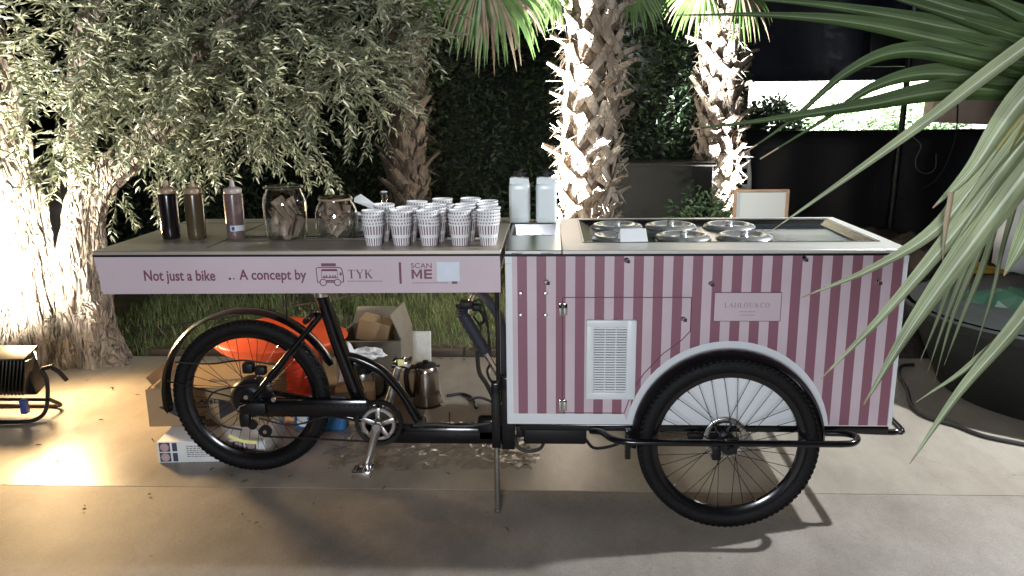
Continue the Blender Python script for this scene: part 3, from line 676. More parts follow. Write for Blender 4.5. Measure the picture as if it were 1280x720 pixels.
b = MB(); b.tube([(RX - .36, fy - .045, .44), (RX, fy - .06, RZ)], .0035, 6); b.build('fender_strut', M['satin'], rf); b = MB(); b.tube([(-1.13, fy - .04, .9), (-1.13, fy - .04, .72)], .004, 6); b.build('fender_strut', M['satin'], rf)
# hub motor, derailleur, chain
b = MB(); b.lathe([(.02, -.07), (.06, -.062), (.08, -.045), (.09, -.03), (.09, .03), (.08, .045), (.02, .07)], (RX, fy, RZ), 36, axis='Y'); b.build('hub_motor', M['satin'], wr)
b = MB()
for i, r in enumerate((.055, .048, .042, .036)):
    b.lathe([(r, fy - .068 - .006 * i), (r, fy - .072 - .006 * i), (r - .012, fy - .072 - .006 * i), (r - .012, fy - .068 - .006 * i)], (RX, 0, RZ), 24, axis='Y', closed=True)
b.build('cassette', M['satin'], wr)
b = MB(); b.box((RX + .04, fy - .1, RZ - .02), (.12, .03, .06), .012); b.box((RX - .0, fy - .1, RZ - .07), (.05, .03, .07), .012); b.lathe([(.028, -.006), (.028, .006)], (RX + .085, fy - .1, RZ - .125), 16, axis='Y'); b.lathe([(.022, -.006), (.022, .006)], (RX + .03, fy - .1, RZ - .095), 16, axis='Y')
b.build('derailleur', M['plastic'], trike)
b = MB(); b.lathe([(.009, -.004), (.009, .004)], (RX + .085, fy - .107, RZ - .125), 12, axis='Y'); b.tube([(RX - .02, fy - .118, RZ - .02), (RX - .012, fy - .12, RZ + .0), (RX + .015, fy - .12, RZ + .01)], .006, 6); b.lathe([(.01, -.01), (.01, .0)], (RX + .01, fy - .09, RZ + .03), 10, axis='Y'); b.lathe([(.01, -.01), (.01, .0)], (RX + .13, fy - .09, RZ + .02), 10, axis='Y'); b.build('axle_nut', M['chrome'], wr)
b = MB()
def chain(p, q, nlk):
    p, q = Vector(p), Vector(q); d = (q - p) / nlk; an = math.atan2(d.z, d.x)
    for i in range(nlk): b.box(p + d * (i + .5), (d.length * .8, .006 if i % 2 else .004, .008), rot=Matrix.Rotation(-an, 3, 'Y'))
chain((RX + .09, fy - .1, RZ - .15), (BX, fy - .1, BZ - .085), 46); b.build('chain_run', M['satin'], trike, 0)['kind'] = 'stuff'; b = MB(); chain((RX + .02, fy - .1, RZ + .05 - .075), (BX - .02, fy - .1, BZ + .085), 46)
b.build('chain_run', M['satin'], trike, 0)['kind'] = 'stuff'
b = MB(); b.tube(curve([(RX - .02, fy - .1, RZ - .12), (RX - .12, fy - .09, RZ - .1), (RX - .17, fy - .085, RZ - .03), (RX - .13, fy - .08, RZ + .05), (RX + .05, fy - .07, RZ + .08)], 6), .004, 6); b.tube(curve([(RX + .06, fy - .09, RZ - .07), (RX + .2, fy - .09, RZ - .1), (RX + .36, fy - .09, RZ - .06), (-.8, fy - .07, .3)], 6), .004, 6)
b.tube(curve([(RX - .3, fy - .07, RZ + .18), (RX - .15, fy - .06, RZ + .17), (RX + .0, fy - .07, RZ + .19), (RX + .16, fy - .05, RZ + .17), (-1.06, fy - .04, .62)], 6), .004, 6); b.build('gear_cable', M['cable'], trike)
b = MB(); b.box((RX + .02, fy - .06, RZ + .155), (.05, .05, .05), .012); b.box((RX + .07, fy - .055, RZ + .14), (.05, .04, .04), .01); b.build('rear_caliper', M['plastic'], trike)
b = MB(); b.tube([(RX + .21 * cos(radians(a)), fy - .03, RZ + .21 * sin(radians(a))) for a in range(238, 276, 4)], .009, 6, flat=.35); b.build('spoke_reflector', M['reflector'], wr)
# crank
cy_ = fy - .12
b = MB(); b.lathe([(.103, -.01), (.106, -.004), (.106, .006), (.09, .008), (.088, -.008)], (BX, cy_ + .03, BZ), 40, axis='Y', closed=True); crank = b.build('chain_guard_ring', M['plastic'], trike)
b = MB()
b.lathe([(.072, -.004), (.076, 0), (.072, .005), (.06, .005), (.06, -.004)], (BX, cy_ + .018, BZ), 36, axis='Y', closed=True)
for k in range(5):
    a = 2 * pi * k / 5 + .3; b.box((BX + .045 * cos(a), cy_ + .012, BZ + .045 * sin(a)), (.06, .008, .022), .004, Matrix.Rotation(-a, 3, 'Y'))
b.build('chainring', M['alu'], crank)
b = MB(); pe = Vector((-.792, cy_ - .02, .1)); bb = Vector((BX, cy_ - .012, BZ))
b.tube([bb, bb.lerp(pe, .3), bb.lerp(pe, .8), pe], [.024, .0165, .0135, .0165], 12, flat=.6); b.lathe([(.0, -.004), (.017, -.004), (.02, 0), (.02, .02), (0, .02)], (bb.x, bb.y - .014, bb.z), 16, axis='Y'); b.build('crank_arm', M['alu'], crank)
b = MB(); p2 = Vector((-.683, fy + .1, .455)); b2 = Vector((BX, fy + .09, BZ)); b.tube([b2, b2.lerp(p2, .3), p2], [.022, .017, .016], 12, flat=.6); b.build('crank_arm', M['alu'], crank)
def pedal(c):
    b = MB(); b.box(c, (.075, .09, .012), .003); b.box(c + Vector((.034, 0, 0)), (.014, .09, .03), .004); b.box(c - Vector((.034, 0, 0)), (.014, .09, .03), .004)
    b.tube([c + Vector((0, -.045, 0)), c + Vector((0, .05, 0))], .011, 10); b.box(c + Vector((0, -.043, 0)), (.08, .012, .028), .004)
    return b.build('pedal', M['chrome'], crank)
pedal(pe + Vector((-.005, -.055, -.005))); pd = pedal(p2 + Vector((.006, .05, .01)))
b = MB(); b.box(p2 + Vector((.012, .0, .025)), (.03, .01, .03), .002); b.build('pedal_reflector', M['reflector'], crank)
# handlebar
hy = .42
def hb(px, py): return at(px, py, hy)
b = MB(); b.tube(curve([hb(628, 490), hb(624, 470), hb(605, 437)], 5), .014, 12); bar = b.build('handlebar', M['chrome'], trike); b = MB(); b.tube([hb(585, 392), hb(588, 378), hb(592, 368)], .012, 12); b.build('bar_end', M['chrome'], bar)
b = MB(); gp = curve([hb(607, 441), hb(592, 415), hb(580, 395), hb(578, 385)], 6); b.tube(gp, [.026 + .0035 * (i % 2) for i in range(len(gp))], 12); b.build('grip', M['navy'], bar)
b = MB(); b.tube(curve([at(600, 366, hy + .1), at(612, 378, hy + .06), at(624, 398, hy + .05), at(629, 430, hy), at(631, 480, hy)], 6), .022, 12); b.build('handlebar_sleeve', M['navy'], bar)
b = MB()
b.box(hb(583, 380), (.06, .07, .035), .01); b.tube([hb(570, 383), hb(586, 377)], .008, 8); b.box(hb(596, 384), (.04, .05, .03), .01)
b.tube(curve([hb(592, 382), hb(602, 390), hb(606, 400), hb(600, 405)], 5), .008, 8); b.build('brake_lever', M['plastic'], bar)
b = MB()
b.tube(curve([hb(596, 438), hb(599, 465), hb(608, 480), hb(619, 502)], 6), .01, 8); b.tube(curve([hb(590, 378), hb(600, 375), hb(607, 392), hb(611, 420), hb(614, 450)], 6), .006, 6); b.tube(curve([hb(613, 455), hb(609, 463), hb(613, 475), hb(622, 482)], 6), .006, 6)
b.tube(curve([at(592, 395, hy + .08), at(601, 410, hy + .08), at(597, 425, hy + .05)], 5), .005, 6); b.tube(curve([at(585, 500, fy), at(600, 497, fy), at(617, 503, fy)], 6), .006, 6)
b.build('control_cable', M['cable'], bar)
b = MB(); b.tube(curve([(-.6, fy - .04, .235), (-.5, fy - .05, .245), (-.38, fy - .05, .238), (-.26, fy - .04, .25)], 6), .009, 8); b.box((-.57, fy, .235), (.03, .08, .03), .006); b.tube([(-.44, fy - .04, .24), (-.44, fy - .04, .3)], .003, 5); b.build('beam_cable', M['cable'], trike)

# ------------------------------------------------------------------ things on the counter
CT = 1.0815
def bottle(px, m, mn, label, tagit=False):
    r = w(Vector((px - 640, 298 - 360, 1000))); p = CAM + r * ((CT - CAM.z) / r.z); p.z = CT + .0005
    t = thing('squeeze_bottle', label, 'sauce bottle', p, 'sauce bottles on the steel counter')
    b = MB(); b.lathe([(0, 0), (.033, 0), (.0365, .005), (.0375, .02), (.0385, .18), (.0375, .186), (.034, .19)], p, 28); b.build('bottle', m, t)
    b = MB(); b.lathe([(.0352, .187), (.0362, .19), (.0362, .203), (.033, .208), (.012, .215), (.0095, .225), (.006, .243), (0, .244)], p, 24); b.build('nozzle_cap', mn, t)
    if tagit:
        b = MB(); b.lathe([(.0388, .035), (.0388, .058)], p, 28); bm = b.b
        for f in [f for f in bm.faces if not (-.75 < (f.calc_center_median() - p).x / .0388 + .1 and (f.calc_center_median() - p).y < -.005 and (f.calc_center_median() - p).x > -.008)]: bm.faces.remove(f)
        b.build('sticker', M['tag_'], t, 0)
        b = MB(); b.box((p.x + .004, p.y - .0393, p.z + .046), (.012, .0006, .015)); b.build('sticker_print', M['clamp'], t)
bottle(215, M['choc'], M['nozzle'], 'squeeze bottle of near black sauce, nearest the counter end')
bottle(247, M['olive_s'], M['nozzle'], 'squeeze bottle of olive brown sauce between the dark and the mauve one')
bottle(296, M['mauve'], M['nozzle2'], 'squeeze bottle of mauve brown sauce with a small white and blue sticker', True)
def jar(px, py, prof, label, wl, rin, zmax, n, group, seed, lid=None):
    r = w(Vector((px - 640, py - 360, 1000))); p = CAM + r * ((CT - CAM.z) / r.z); p.z = CT + .0005
    t = thing('glass_jar', label, 'jar', p, 'glass jars of wafers on the counter')
    b = MB(); b.lathe(prof, p, 40); b.build('jar_body', M['glass'], t, 60)
    b = MB(); rt_, zt_ = prof[-1]; b.tube([p + Vector((rt_ * cos(a * pi / 16), rt_ * sin(a * pi / 16), zt_)) for a in range(32)], .0045, 8, closed=True); b.build('jar_rim', M['rimglass'] if not lid else M['nozzle'], t)
    if lid:
        b = MB(); b.lathe([(0, zt_ + .003), (rt_ + .002, zt_ + .003), (rt_ + .004, zt_ + .006), (rt_, zt_ + .012), (0, zt_ + .013)], p, 36); b.build('jar_lid', M['glass'], t)
    rg = random.Random(seed); mes = []
    for k in range(4):
        b = MB(); nx, ny = 5, 4; a = rg.uniform(.028, .042); c = rg.uniform(.04, .06); cu = rg.uniform(12, 26)
        g = [[Vector((a * (i / nx - .5) * 2 * (.55 + .45 * j / ny), cu * (a * (i / nx - .5) * 2) ** 2 + .004 * noise.noise(Vector((i, j, k + seed))), c * (j / ny - .5) * 2)) for i in range(nx + 1)] for j in range(ny + 1)]
        vv = [[[b.b.verts.new(q + Vector((0, d, 0))) for q in row] for row in g] for d in (0, .004)]
        for j in range(ny):
            for i in range(nx):
                for d in (0, 1): b.b.faces.new((vv[d][j][i], vv[d][j][i + 1], vv[d][j + 1][i + 1], vv[d][j + 1][i]))
        for i in range(nx):
            for j in (0, ny): b.b.faces.new((vv[0][j][i], vv[0][j][i + 1], vv[1][j][i + 1], vv[1][j][i]))
        for j in range(ny):
            for i in (0, nx): b.b.faces.new((vv[0][j][i], vv[0][j + 1][i], vv[1][j + 1][i], vv[1][j][i]))
        mes.append(b.mesh('wafer_piece', M['wafer'] if k % 2 else M['wafer2']))
    for i in range(n):
        a = rg.uniform(0, 2 * pi); rad = rin * math.sqrt(rg.random()); z = .035 + (zmax - .035) * (i / n)
        if i % 3 == 0: a = -pi / 2 + rg.uniform(-.8, .8)
        o = part('wafer_piece', mes[i % 4], None, p + Vector((rad * cos(a), rad * sin(a), z)), (rg.uniform(-.7, .7), rg.uniform(-.9, .9), rg.uniform(-pi, pi)), (.74 if n == 20 else .62,) * 3)
        tag(o, wl, 'wafer', group)
jar(359, 298, [(0, .003), (.074, .003), (.083, .01), (.086, .03), (.088, .1), (.089, .145), (.084, .172), (.074, .193), (.07, .205), (.078, .212)],
    'tall clear glass jar with sloping shoulders half full of big wafer shards', 'brown wafer shard inside the tall glass jar', .03, .135, 20, 'wafer shards in the tall jar', 5)
jar(422, 296, [(0, .003), (.066, .003), (.08, .01), (.088, .045), (.088, .1), (.079, .13), (.067, .146), (.067, .158)],
    'shorter rounded glass jar with a wooden rimmed lid packed with wafer pieces', 'small curled wafer piece packed in the short glass jar', .044, .125, 36, 'wafer pieces in the short jar', 9, True)
# paper cups
b = MB(); b.lathe([(0, .004), (.0285, .004), (.0285, 0), (.0305, 0), (.0425, .08), (.0435, .081), (.0445, .083), (.0435, .0855), (.0425, .0845), (.0415, .08), (.0298, .006)], n=40)
cupme = b.mesh('paper_cup', M['cup'])
rg = random.Random(12)
cols = [468, 502, 538, 577, 611]; ordn = ['first', 'second', 'third', 'fourth', 'fifth']; rown = ['front', 'second', 'third', 'fourth', 'back']
lev = ['bottom', 'second', 'third', 'fourth', 'top']
fx = []
for px in cols:
    r = w(Vector((px - 640, 306 - 360, 1000))); fx.append((CAM + r * ((CT - CAM.z) / r.z)).x)
for k in range(5):
    for c in range(5):
        if c == 0 and k >= 3: continue
        x = fx[c] + rg.uniform(-.007, .007) + (.012 if k % 2 else 0) * (c < 4) - (.03 * k * .3 if c == 4 else 0); y = .118 + .094 * k + rg.uniform(-.008, .008)
        if c == 4: x = min(x, -.236)
        lean = (rg.uniform(-.02, .02), rg.uniform(-.02, .02)); nl = 4 if rg.random() < .22 and k else 5
        for l in range(nl):
            o = part('paper_cup', cupme, None, (x + lean[1] * .011 * l, y - lean[0] * .011 * l, CT + .0005 + .0128 * l), (lean[0] * l * .5, lean[1] * l * .5, rg.uniform(0, 6.28)))
            tag(o, f'{(lev[:nl - 1] + lev[4:])[l]} paper cup of the {ordn[c]} stack from the left in the {rown[k]} row', 'paper cup', 'stacked burgundy striped paper cups on the counter')
# napkins, container and straw tube behind the short jar
def topat(px, py, z=CT):
    r = w(Vector((px - 640, py - 360, 1000))); p = CAM + r * ((z - CAM.z) / r.z); return p
p = topat(476, 289)
t = thing('napkin_stack', 'crumpled stack of white paper napkins behind the short wafer jar', 'napkins', (p.x - .03, p.y, CT))
for k in range(9):
    b = MB(); nx = 6; s_ = .07; z = CT + .004 + .0085 * k; ro = rg.uniform(-.25, .25)
    v = [[b.b.verts.new(Matrix.Rotation(ro, 3, 'Z') @ Vector((s_ * (i / nx * 2 - 1), s_ * .8 * (j / nx * 2 - 1), .012 * noise.noise(Vector((i * .5, j * .5, k * .3))) * (1 + k * .25))) + Vector((p.x - .03 + rg.uniform(-.001, .001), p.y, z))) for i in range(nx + 1)] for j in range(nx + 1)]
    for j in range(nx):
        for i in range(nx): b.b.faces.new((v[j][i], v[j][i + 1], v[j + 1][i + 1], v[j + 1][i]))
    b.build('napkin', M['paper'], t, 60)
b = MB(); q = Vector((p.x - .07, p.y + .05, CT)); v = [q + Vector((-.05, 0, .14)), q + Vector((-.035, .06, .15)), q + Vector((.03, .05, .105)), q + Vector((.08, -.01, .095)), q + Vector((.07, -.04, .085)), q + Vector((-.045, -.03, .125))]
b.b.faces.new([b.b.verts.new(x) for x in v]); b.build('folded_napkin', M['paper'], t, 0)
p = topat(470, 281)
b = MB(); b.lathe([(0, 0), (.04, 0), (.046, .09), (.048, .092), (.046, .094), (.043, .09), (.038, .004)], (p.x + .01, p.y, CT + .0005), 28); tag(b.build('white_tub', M['paper'], None, 38, (p.x, p.y, CT)), 'plain white paper tub behind the napkin stack', 'tub')
p = topat(482, 283)
b = MB(); b.lathe([(.0, .002), (.013, .002), (.013, .155)], (p.x, p.y, CT + .0005), 20); t = thing('straw_tube', 'slim clear plastic tube standing upright behind the paper cups', 'tube', (p.x, p.y, CT)); b.build('tube', M['glass'], t)
b = MB(); b.tube([(p.x + .013 * cos(a * pi / 8), p.y + .013 * sin(a * pi / 8), CT + .156) for a in range(16)], .0025, 6, closed=True); b.build('tube_rim', M['wplast'], t)
# milk bottles
for px, lab in ((650, 'pale blue white square milk bottle next to the paper cups'), (683, 'pale blue white square milk bottle right in front of the palm trunk')):
    p = topat(px, 277.5); p.z = CT + .0005
    t = thing('milk_bottle', lab, 'milk bottle', p, 'square milk bottles behind the sink')
    b = MB(); b.box((p.x, p.y, p.z + .09), (.094, .09, .18), .012, seg=3); q = [(p.x - .044, p.z + .178), (p.x + .044, p.z + .178), (p.x + .04, p.z + .2), (p.x - .02, p.z + .208), (p.x - .043, p.z + .204)]; b.prism(q, p.y - .036, p.y + .036); b.build('bottle_body', M['milk'], t, 50)
    b = MB(); b.lathe([(.019, .203), (.019, .226), (.016, .229), (0, .229)], (p.x - .008, p.y + .01, p.z), 20); b.build('bottle_cap', M['plastic'], t)
    b = MB(); b.box((p.x + .018, p.y + .012, p.z + .221), (.03, .01, .012), .003); b.build('cap_tab', M['plastic'], t)
    b = MB(); b.box((p.x, p.y - .0452, p.z + .09), (.07, .0012, .13), .0003, seg=1); b.build('moulded_panel', M['milk'], t)
# price card
p = topat(793, 304)
b = MB(); c_ = Vector((p.x, .165, CT)); R_ = Matrix.Rotation(radians(4), 3, 'Z')
for q in (((-.054, -.012, .003), (.054, -.012, .003), (.05, .02, .05), (-.05, .02, .05)), ((-.05, .021, .05), (.05, .021, .05), (.054, .06, .004), (-.054, .06, .004))):
    b.quad([c_ + R_ @ Vector(v) for v in q])
tag(b.build('price_card', M['paper'], None, 0, c_), 'small blank white folded card at the edge of the ice cream well', 'card')

# ------------------------------------------------------------------ things on the floor under the counter
def rotbox(o, deg): o.rotation_euler.z = radians(deg)
# white printed box
wb = thing('printed_white_box', 'flat white box printed with dark round picture panels on the floor below the cardboard box', 'box', (-1.6, .62, 0))
b = MB(); b.box((-1.585, .625, .052), (.5, .36, .104), .003); b.build('box_body', M['paper'], wb)
b = MB(); b2 = MB(); b3 = MB()
for sx in (-1.8, -1.46):
    for i in range(2):
        for j in range(2):
            x = sx + .058 * i; z = .028 + .05 * j
            if sx < -1.7 and i == 1:
                b = MB(); b.box((x - .012, .4445, z), (.022, .0008, .042)); b.build('printed_panel', M['inkblue'], wb, 0); continue
            b = MB(); b.box((x, .4445, z), (.05, .0008, .044)); pn = b.build('printed_panel', M['inkblue'], wb, 0); b2 = MB(); b2.lathe([(0, 0), (.02, 0), (.02, .0008), (0, .0008)], (x, .4432, z), 18, axis='Y'); b2.build('printed_round', M['inkpink'], pn, 0)
x = -1.7
for zz in (.03, .04, .05, .06, .07, .08):
    x = -1.7
    while x < -1.55: d = rr.uniform(.006, .02); b3.box((x + d / 2, .4445, zz), (d, .0008, .004)); x += d + .004
b3.build('small_print', M['greyink'], wb, 0)
rotbox(wb, 4)
# cardboard box
cb = thing('cardboard_box', 'brown cardboard box with printed triangles stacked on the white printed box', 'box', (-1.63, .8, .106))
def shellbox(x0, x1, y0, y1, z0, z1, t, m, parent, bm_top=True, name='box_walls'):
    b = MB(); b.box(((x0 + x1) / 2, (y0 + y1) / 2, z0 + t / 2), (x1 - x0, y1 - y0, t))
    b.box(((x0 + x1) / 2, y0 + t / 2, (z0 + t + z1) / 2), (x1 - x0, t, z1 - z0 - t)); b.box(((x0 + x1) / 2, y1 - t / 2, (z0 + t + z1) / 2), (x1 - x0, t, z1 - z0 - t))
    b.box((x0 + t / 2, (y0 + y1) / 2, (z0 + t + z1) / 2), (t, y1 - y0 - 2 * t, z1 - z0 - t)); b.box((x1 - t / 2, (y0 + y1) / 2, (z0 + t + z1) / 2), (t, y1 - y0 - 2 * t, z1 - z0 - t))
    return b.build(name, m, parent, 0)
bx0, bx1, by0, by1, bz0_, bz1_ = -1.95, -1.38, .62, 1.0, .1065, .297
shellbox(bx0, bx1, by0, by1, bz0_, bz1_, .005, M['card'], cb)
b = MB(); b.box((bx0 + .285, .715, .3005), (.53, .178, .005), rot=Matrix.Rotation(radians(1.2), 3, 'X')); b.box((bx0 + .285, .9, .3025), (.53, .172, .005), rot=Matrix.Rotation(radians(2.5), 3, 'X')); b.box((bx0 + .01, .8, .327), (.05, .3, .004), rot=Matrix.Rotation(radians(55), 3, 'Y'), mi=0); b.build('box_flap', M['card'], cb, 0)
b = MB(); yy = by0 - .0008
for (tx, s) in ((-1.84, 1), (-1.545, -1)):
    P_ = [(tx - s * .055, .205), (tx + s * .06, .245), (tx + s * .06, .14)]
    b.prism(P_, yy, yy + .0006)
b.build('printed_triangle', M['ink'], cb, 0)
lettering('box_lettering', text_mesh('FLAME', .14, .022, .03), M['ink'], cb, -1.745, by0 - .001, .222)
b = MB(); b.box((-1.68, yy, .205), (.06, .0006, .007)); b.box((-1.69, yy, .15), (.03, .0006, .02)); b.box((-1.66, yy, .135), (.07, .0006, .004)); b.build('small_print', M['ink'], cb, 0)
lettering('box_lettering', text_mesh('CARTON', .2, .035, .02), M['greyink'], cb, -1.68, .7, .3045, (radians(1.2), 0, 0)); rotbox(cb, 3)
# orange tub
tc_ = Vector((at(350, 430, 1.3).x, 1.3, 0))
tub = thing('orange_tub', 'orange red plastic tub with a domed cover behind the rear bicycle wheel', 'tub', tc_)
b = MB(); b.lathe([(0, .004), (.2, .004), (.215, .012), (.235, .24), (.25, .262), (.255, .27), (.25, .278), (.235, .27), (.2, .03), (0, .02)], tc_, 48, sy=.85); b.build('tub_shell', M['orange2'], tub)
b = MB(); b.lathe([(.245, .27), (.262, .262), (.33, .30), (.375, .345), (.382, .356), (.376, .366), (.35, .375), (.28, .41), (.18, .43), (0, .436)], tc_, 56, sy=.8); b.build('tub_cover', M['orange'], tub, 60)
# open carton with flaps
oc = thing('open_carton', 'open grey brown carton with raised flaps beside the orange tub', 'carton', (-.98, 1.45, 0))
shellbox(-1.2, -.83, 1.3, 1.68, 0, .33, .006, M['card2'], oc)
b = MB()
b.quad([(-.835, 1.32, .33), (-.835, 1.66, .33), (-.87, 1.64, .47), (-.9, 1.36, .46)]); b.quad([(-.829, 1.32, .33), (-.829, 1.66, .33), (-.866, 1.64, .471), (-.896, 1.36, .461)]); b.quad([(-1.19, 1.675, .33), (-.85, 1.675, .33), (-.87, 1.72, .42), (-1.17, 1.73, .42)]); b.quad([(-1.18, 1.3, .332), (-.86, 1.3, .332), (-.88, 1.2, .36), (-1.16, 1.2, .35)])
b.build('carton_flap', M['card2'], oc, 0)
b = MB(); b.box((-1.0, 1.45, .36), (.18, .16, .12), .004, Matrix.Rotation(radians(14), 3, 'Y')); tag(b.build('small_brown_box', M['card'], None, 38, (-1.0, 1.45, .3)), 'small tan box standing inside the open carton', 'box')
# steel urn, white bag
kc = Vector((-1.005, 1.12, 0)); b = MB(); t = thing('steel_flask', 'short steel flask with black lid standing in front of the open carton', 'flask', kc)
b.lathe([(0, 0), (.06, 0), (.066, .006), (.066, .19), (.06, .215), (.05, .22)], kc, 32); b.build('flask_body', M['steel'], t)
b = MB(); b.lathe([(.052, .218), (.055, .22), (.055, .25), (.04, .262), (0, .264)], kc, 28); b.tube(curve([kc + Vector((.06, 0, .22)), kc + Vector((.11, 0, .2)), kc + Vector((.11, 0, .1)), kc + Vector((.062, 0, .06))], 6), .009, 8); b.build('flask_lid', M['plastic'], t)
def crumple(name, c, d, m, amp, seed, parent=None, n=3):
    bm = bmesh.new(); bmesh.ops.create_icosphere(bm, subdivisions=n, radius=1)
    for v in bm.verts:
        k = 1 + amp * noise.noise(v.co * 2.3 + Vector((seed, 0, 0))) + amp * .5 * noise.noise(v.co * 6 + Vector((0, seed, 0)))
        q = Vector((v.co.x * d[0], v.co.y * d[1], v.co.z * d[2])) * k
        if q.z < -d[2] * .6: q.z = -d[2] * .6
        v.co = q + Vector((0, 0, d[2] * .6))
    me = bpy.data.meshes.new(name); bm.to_mesh(me); bm.free(); me.materials.append(m)
    o = bpy.data.objects.new(name, me); COL.objects.link(o); o.location = c; return o
tag(crumple('white_bag', (-1.09, 1.16, 0), (.06, .06, .22), M['paper'], .35, 3), 'crumpled white plastic bag between the flask and the orange tub', 'bag')
tag(crumple('white_bag', (-.99, 1.19, .27), (.09, .05, .035), M['paper'], .35, 5), 'scrap of white plastic lying on top of the steel flask', 'bag')
# snack packs
for i, (px, py, Y_, lab) in enumerate(((388, 545, .86, 'blue snack pack with a white bear print beside the rear wheel'), (418, 548, .84, 'blue snack pack with red print near the crank'))):
    p = at(px, py, Y_); p.z = 0; t = thing('snack_pack', lab, 'snack pack', p, 'blue snack packs on the floor')
    b = MB(); b.box(p + Vector((0, 0, .085)), (.14, .06, .17), .02, Matrix.Rotation(radians(-12), 3, 'X'), seg=3); b.build('pack', M['blue'], t)
    b = MB()
    if i == 0:
        for (dx, dz, r) in ((-.02, .05, .028), (-.038, .074, .01), (-.002, .076, .01)): b.lathe([(0, 0), (r, .0), (r, .002), (0, .002)], p + Vector((dx, -.058 + dz * .2, dz)), 16, axis='Y')
        b.build('printed_patch', M['paper'], t)
    else: b.box(p + Vector((.0, -.032, .13)), (.09, .004, .035), .001, Matrix.Rotation(radians(-12), 3, 'X')); b.build('printed_patch', M['red'], t)
b = MB(); b.box((-1.02, .98, .09), (.2, .16, .18), .006, Matrix.Rotation(radians(8), 3, 'Z')); tag(b.build('low_carton', M['card'], None, 38, (-1.02, .98, 0)), 'low plain cardboard carton behind the blue snack packs', 'carton')
# brown bags behind the crank
b = MB(); b.box((-.79, 1.3, .09), (.13, .2, .19), .004, Matrix.Rotation(radians(8), 3, 'Y')); tag(b.build('tan_carton', M['card'], None, 38, (-.79, 1.3, 0)), 'tan cardboard carton leaning behind the upper crank arm', 'carton')
# foam slab
b = MB(); b.box((-.88, 1.86, .11), (.26, .05, .22), .006, Matrix.Rotation(radians(-8), 3, 'X')); tag(b.build('foam_board', M['foam'], None, 38, (-.88, 1.86, 0)), 'white foam board standing behind the open carton', 'foam board')
# kettle
kc = Vector((at(533, 480, 1.2).x, 1.2, 0)); t = thing('electric_kettle', 'brushed steel electric kettle with black handle on the patio', 'kettle', kc)
b = MB(); b.lathe([(0, .006), (.078, .006), (.08, .015), (.066, .19), (.06, .218), (.056, .222)], kc, 40); b.prism([(kc.x + .05, .215), (kc.x + .078, .222), (kc.x + .06, .18)], kc.y - .018, kc.y + .018); b.build('kettle_body', M['copper'], t)
b = MB(); b.lathe([(.058, .22), (.057, .228), (.03, .236), (0, .237)], kc, 32); b.lathe([(.012, .236), (.016, .25), (0, .252)], kc, 16); b.build('kettle_lid', M['plastic'], t)
b = MB(); b.tube(curve([kc + Vector((-.05, -.02, .222)), kc + Vector((-.085, -.03, .22)), kc + Vector((-.105, -.035, .18)), kc + Vector((-.1, -.035, .1)), kc + Vector((-.08, -.03, .05))], 6), .013, 10); b.build('kettle_handle', M['plastic'], t)
b = MB(); b.lathe([(0, 0), (.085, 0), (.085, .006), (0, .006)], kc, 32); b.build('kettle_base', M['plastic'], t)
b = MB(); b.tube(curve([(-.58, 1.3, .009), (-.5, 1.33, .009), (-.43, 1.25, .012), (-.4, 1.12, .009)], 6), .009, 8)
tag(b.build('power_cable', M['cable'], None, 38, (-.45, 1.2, 0)), 'short black power cable lying behind the kettle', 'cable')
# plastic film
vs = []; fs = []; nx, ny = 70, 34
for j in range(ny + 1):
    for i in range(nx + 1):
        x = -1.12 + 1.12 * i / nx; y = .32 + .62 * j / ny + .04 * noise.noise(Vector((x * 5, 1, 0)))
        e = min(i, nx - i, j * 2, (ny - j) * 2) / 6; h = .5 + .5 * noise.noise(Vector((x * 4, y * 4, 1)))
        z = .003 + max(0, min(1, e)) * (.055 * h * h + .03 * abs(noise.noise(Vector((x * 14, y * 14, 2)))) + .012 * abs(noise.noise(Vector((x * 40, y * 40, 5)))))
        vs.append((x, y, z))
for j in range(ny):
    for i in range(nx):
        a = j * (nx + 1) + i; e = min(i, nx - i, j * 2, (ny - j) * 2)
        if e > 2 + 9 * abs(noise.noise(Vector((i * .11, j * .16, 9)))): fs.append((a, a + 1, a + nx + 2, a + nx + 1))
o = bpy.data.objects.new('plastic_wrap', rawmesh('plastic_wrap', vs, fs, M['film'])); COL.objects.link(o); tag(o, 'crumpled clear plastic wrap spread on the floor under the bicycle frame', 'plastic wrap')

# ------------------------------------------------------------------ floodlight at the left
FZ = -.018
fl = thing('floodlight', 'black finned floodlight on a tubular floor stand aimed at the olive tree', 'floodlight', (-2.88, .97, 0))
R_ = Matrix.Rotation(radians(16), 3, 'X')
c_ = Vector((-2.9, .98, .245))
b = MB(); b.box(c_, (.34, .1, .22), .012, R_); b.build('lamp_housing', M['satin'], fl)
fm = MB(); fm.prism([(-.1, .1), (.1, .1), (.075, -.1), (-.06, -.1)], -.003, .003); fme = fm.mesh('cooling_fin', M['satin'], 0)
for k in range(17):
    x = -3.06 + .02 * k; o = part('cooling_fin', fme, fl, Vector((x, .925, .245)) - ORG[fl.name], (radians(16), 0, pi / 2), (.35, 1, 1))
b = MB(); b.box(c_ + Vector((0, -.02, .118)), (.35, .13, .014), .004, R_); b.build('housing_rim', M['satin'], fl)
b = MB(); b.box(c_ + R_ @ Vector((0, .0535, 0)), (.3, .004, .18)); b.build('lamp_lens', M['lens'], fl)
b = MB(); b.tube(curve([(-2.7, .98, .27), (-2.675, .98, .2), (-2.69, .96, .05), (-2.72, .9, .014), (-2.8, .87, .013), (-3.1, .87, .013)], 6), .011, 10); b.tube(curve([(-2.69, 1.0, .09), (-2.72, 1.1, .014), (-3.1, 1.1, .013)], 5), .011, 10); b.tube([(-2.66, .97, .1), (-3.1, .97, .1)], .009, 8); b.build('floor_stand', M['satin'], fl)
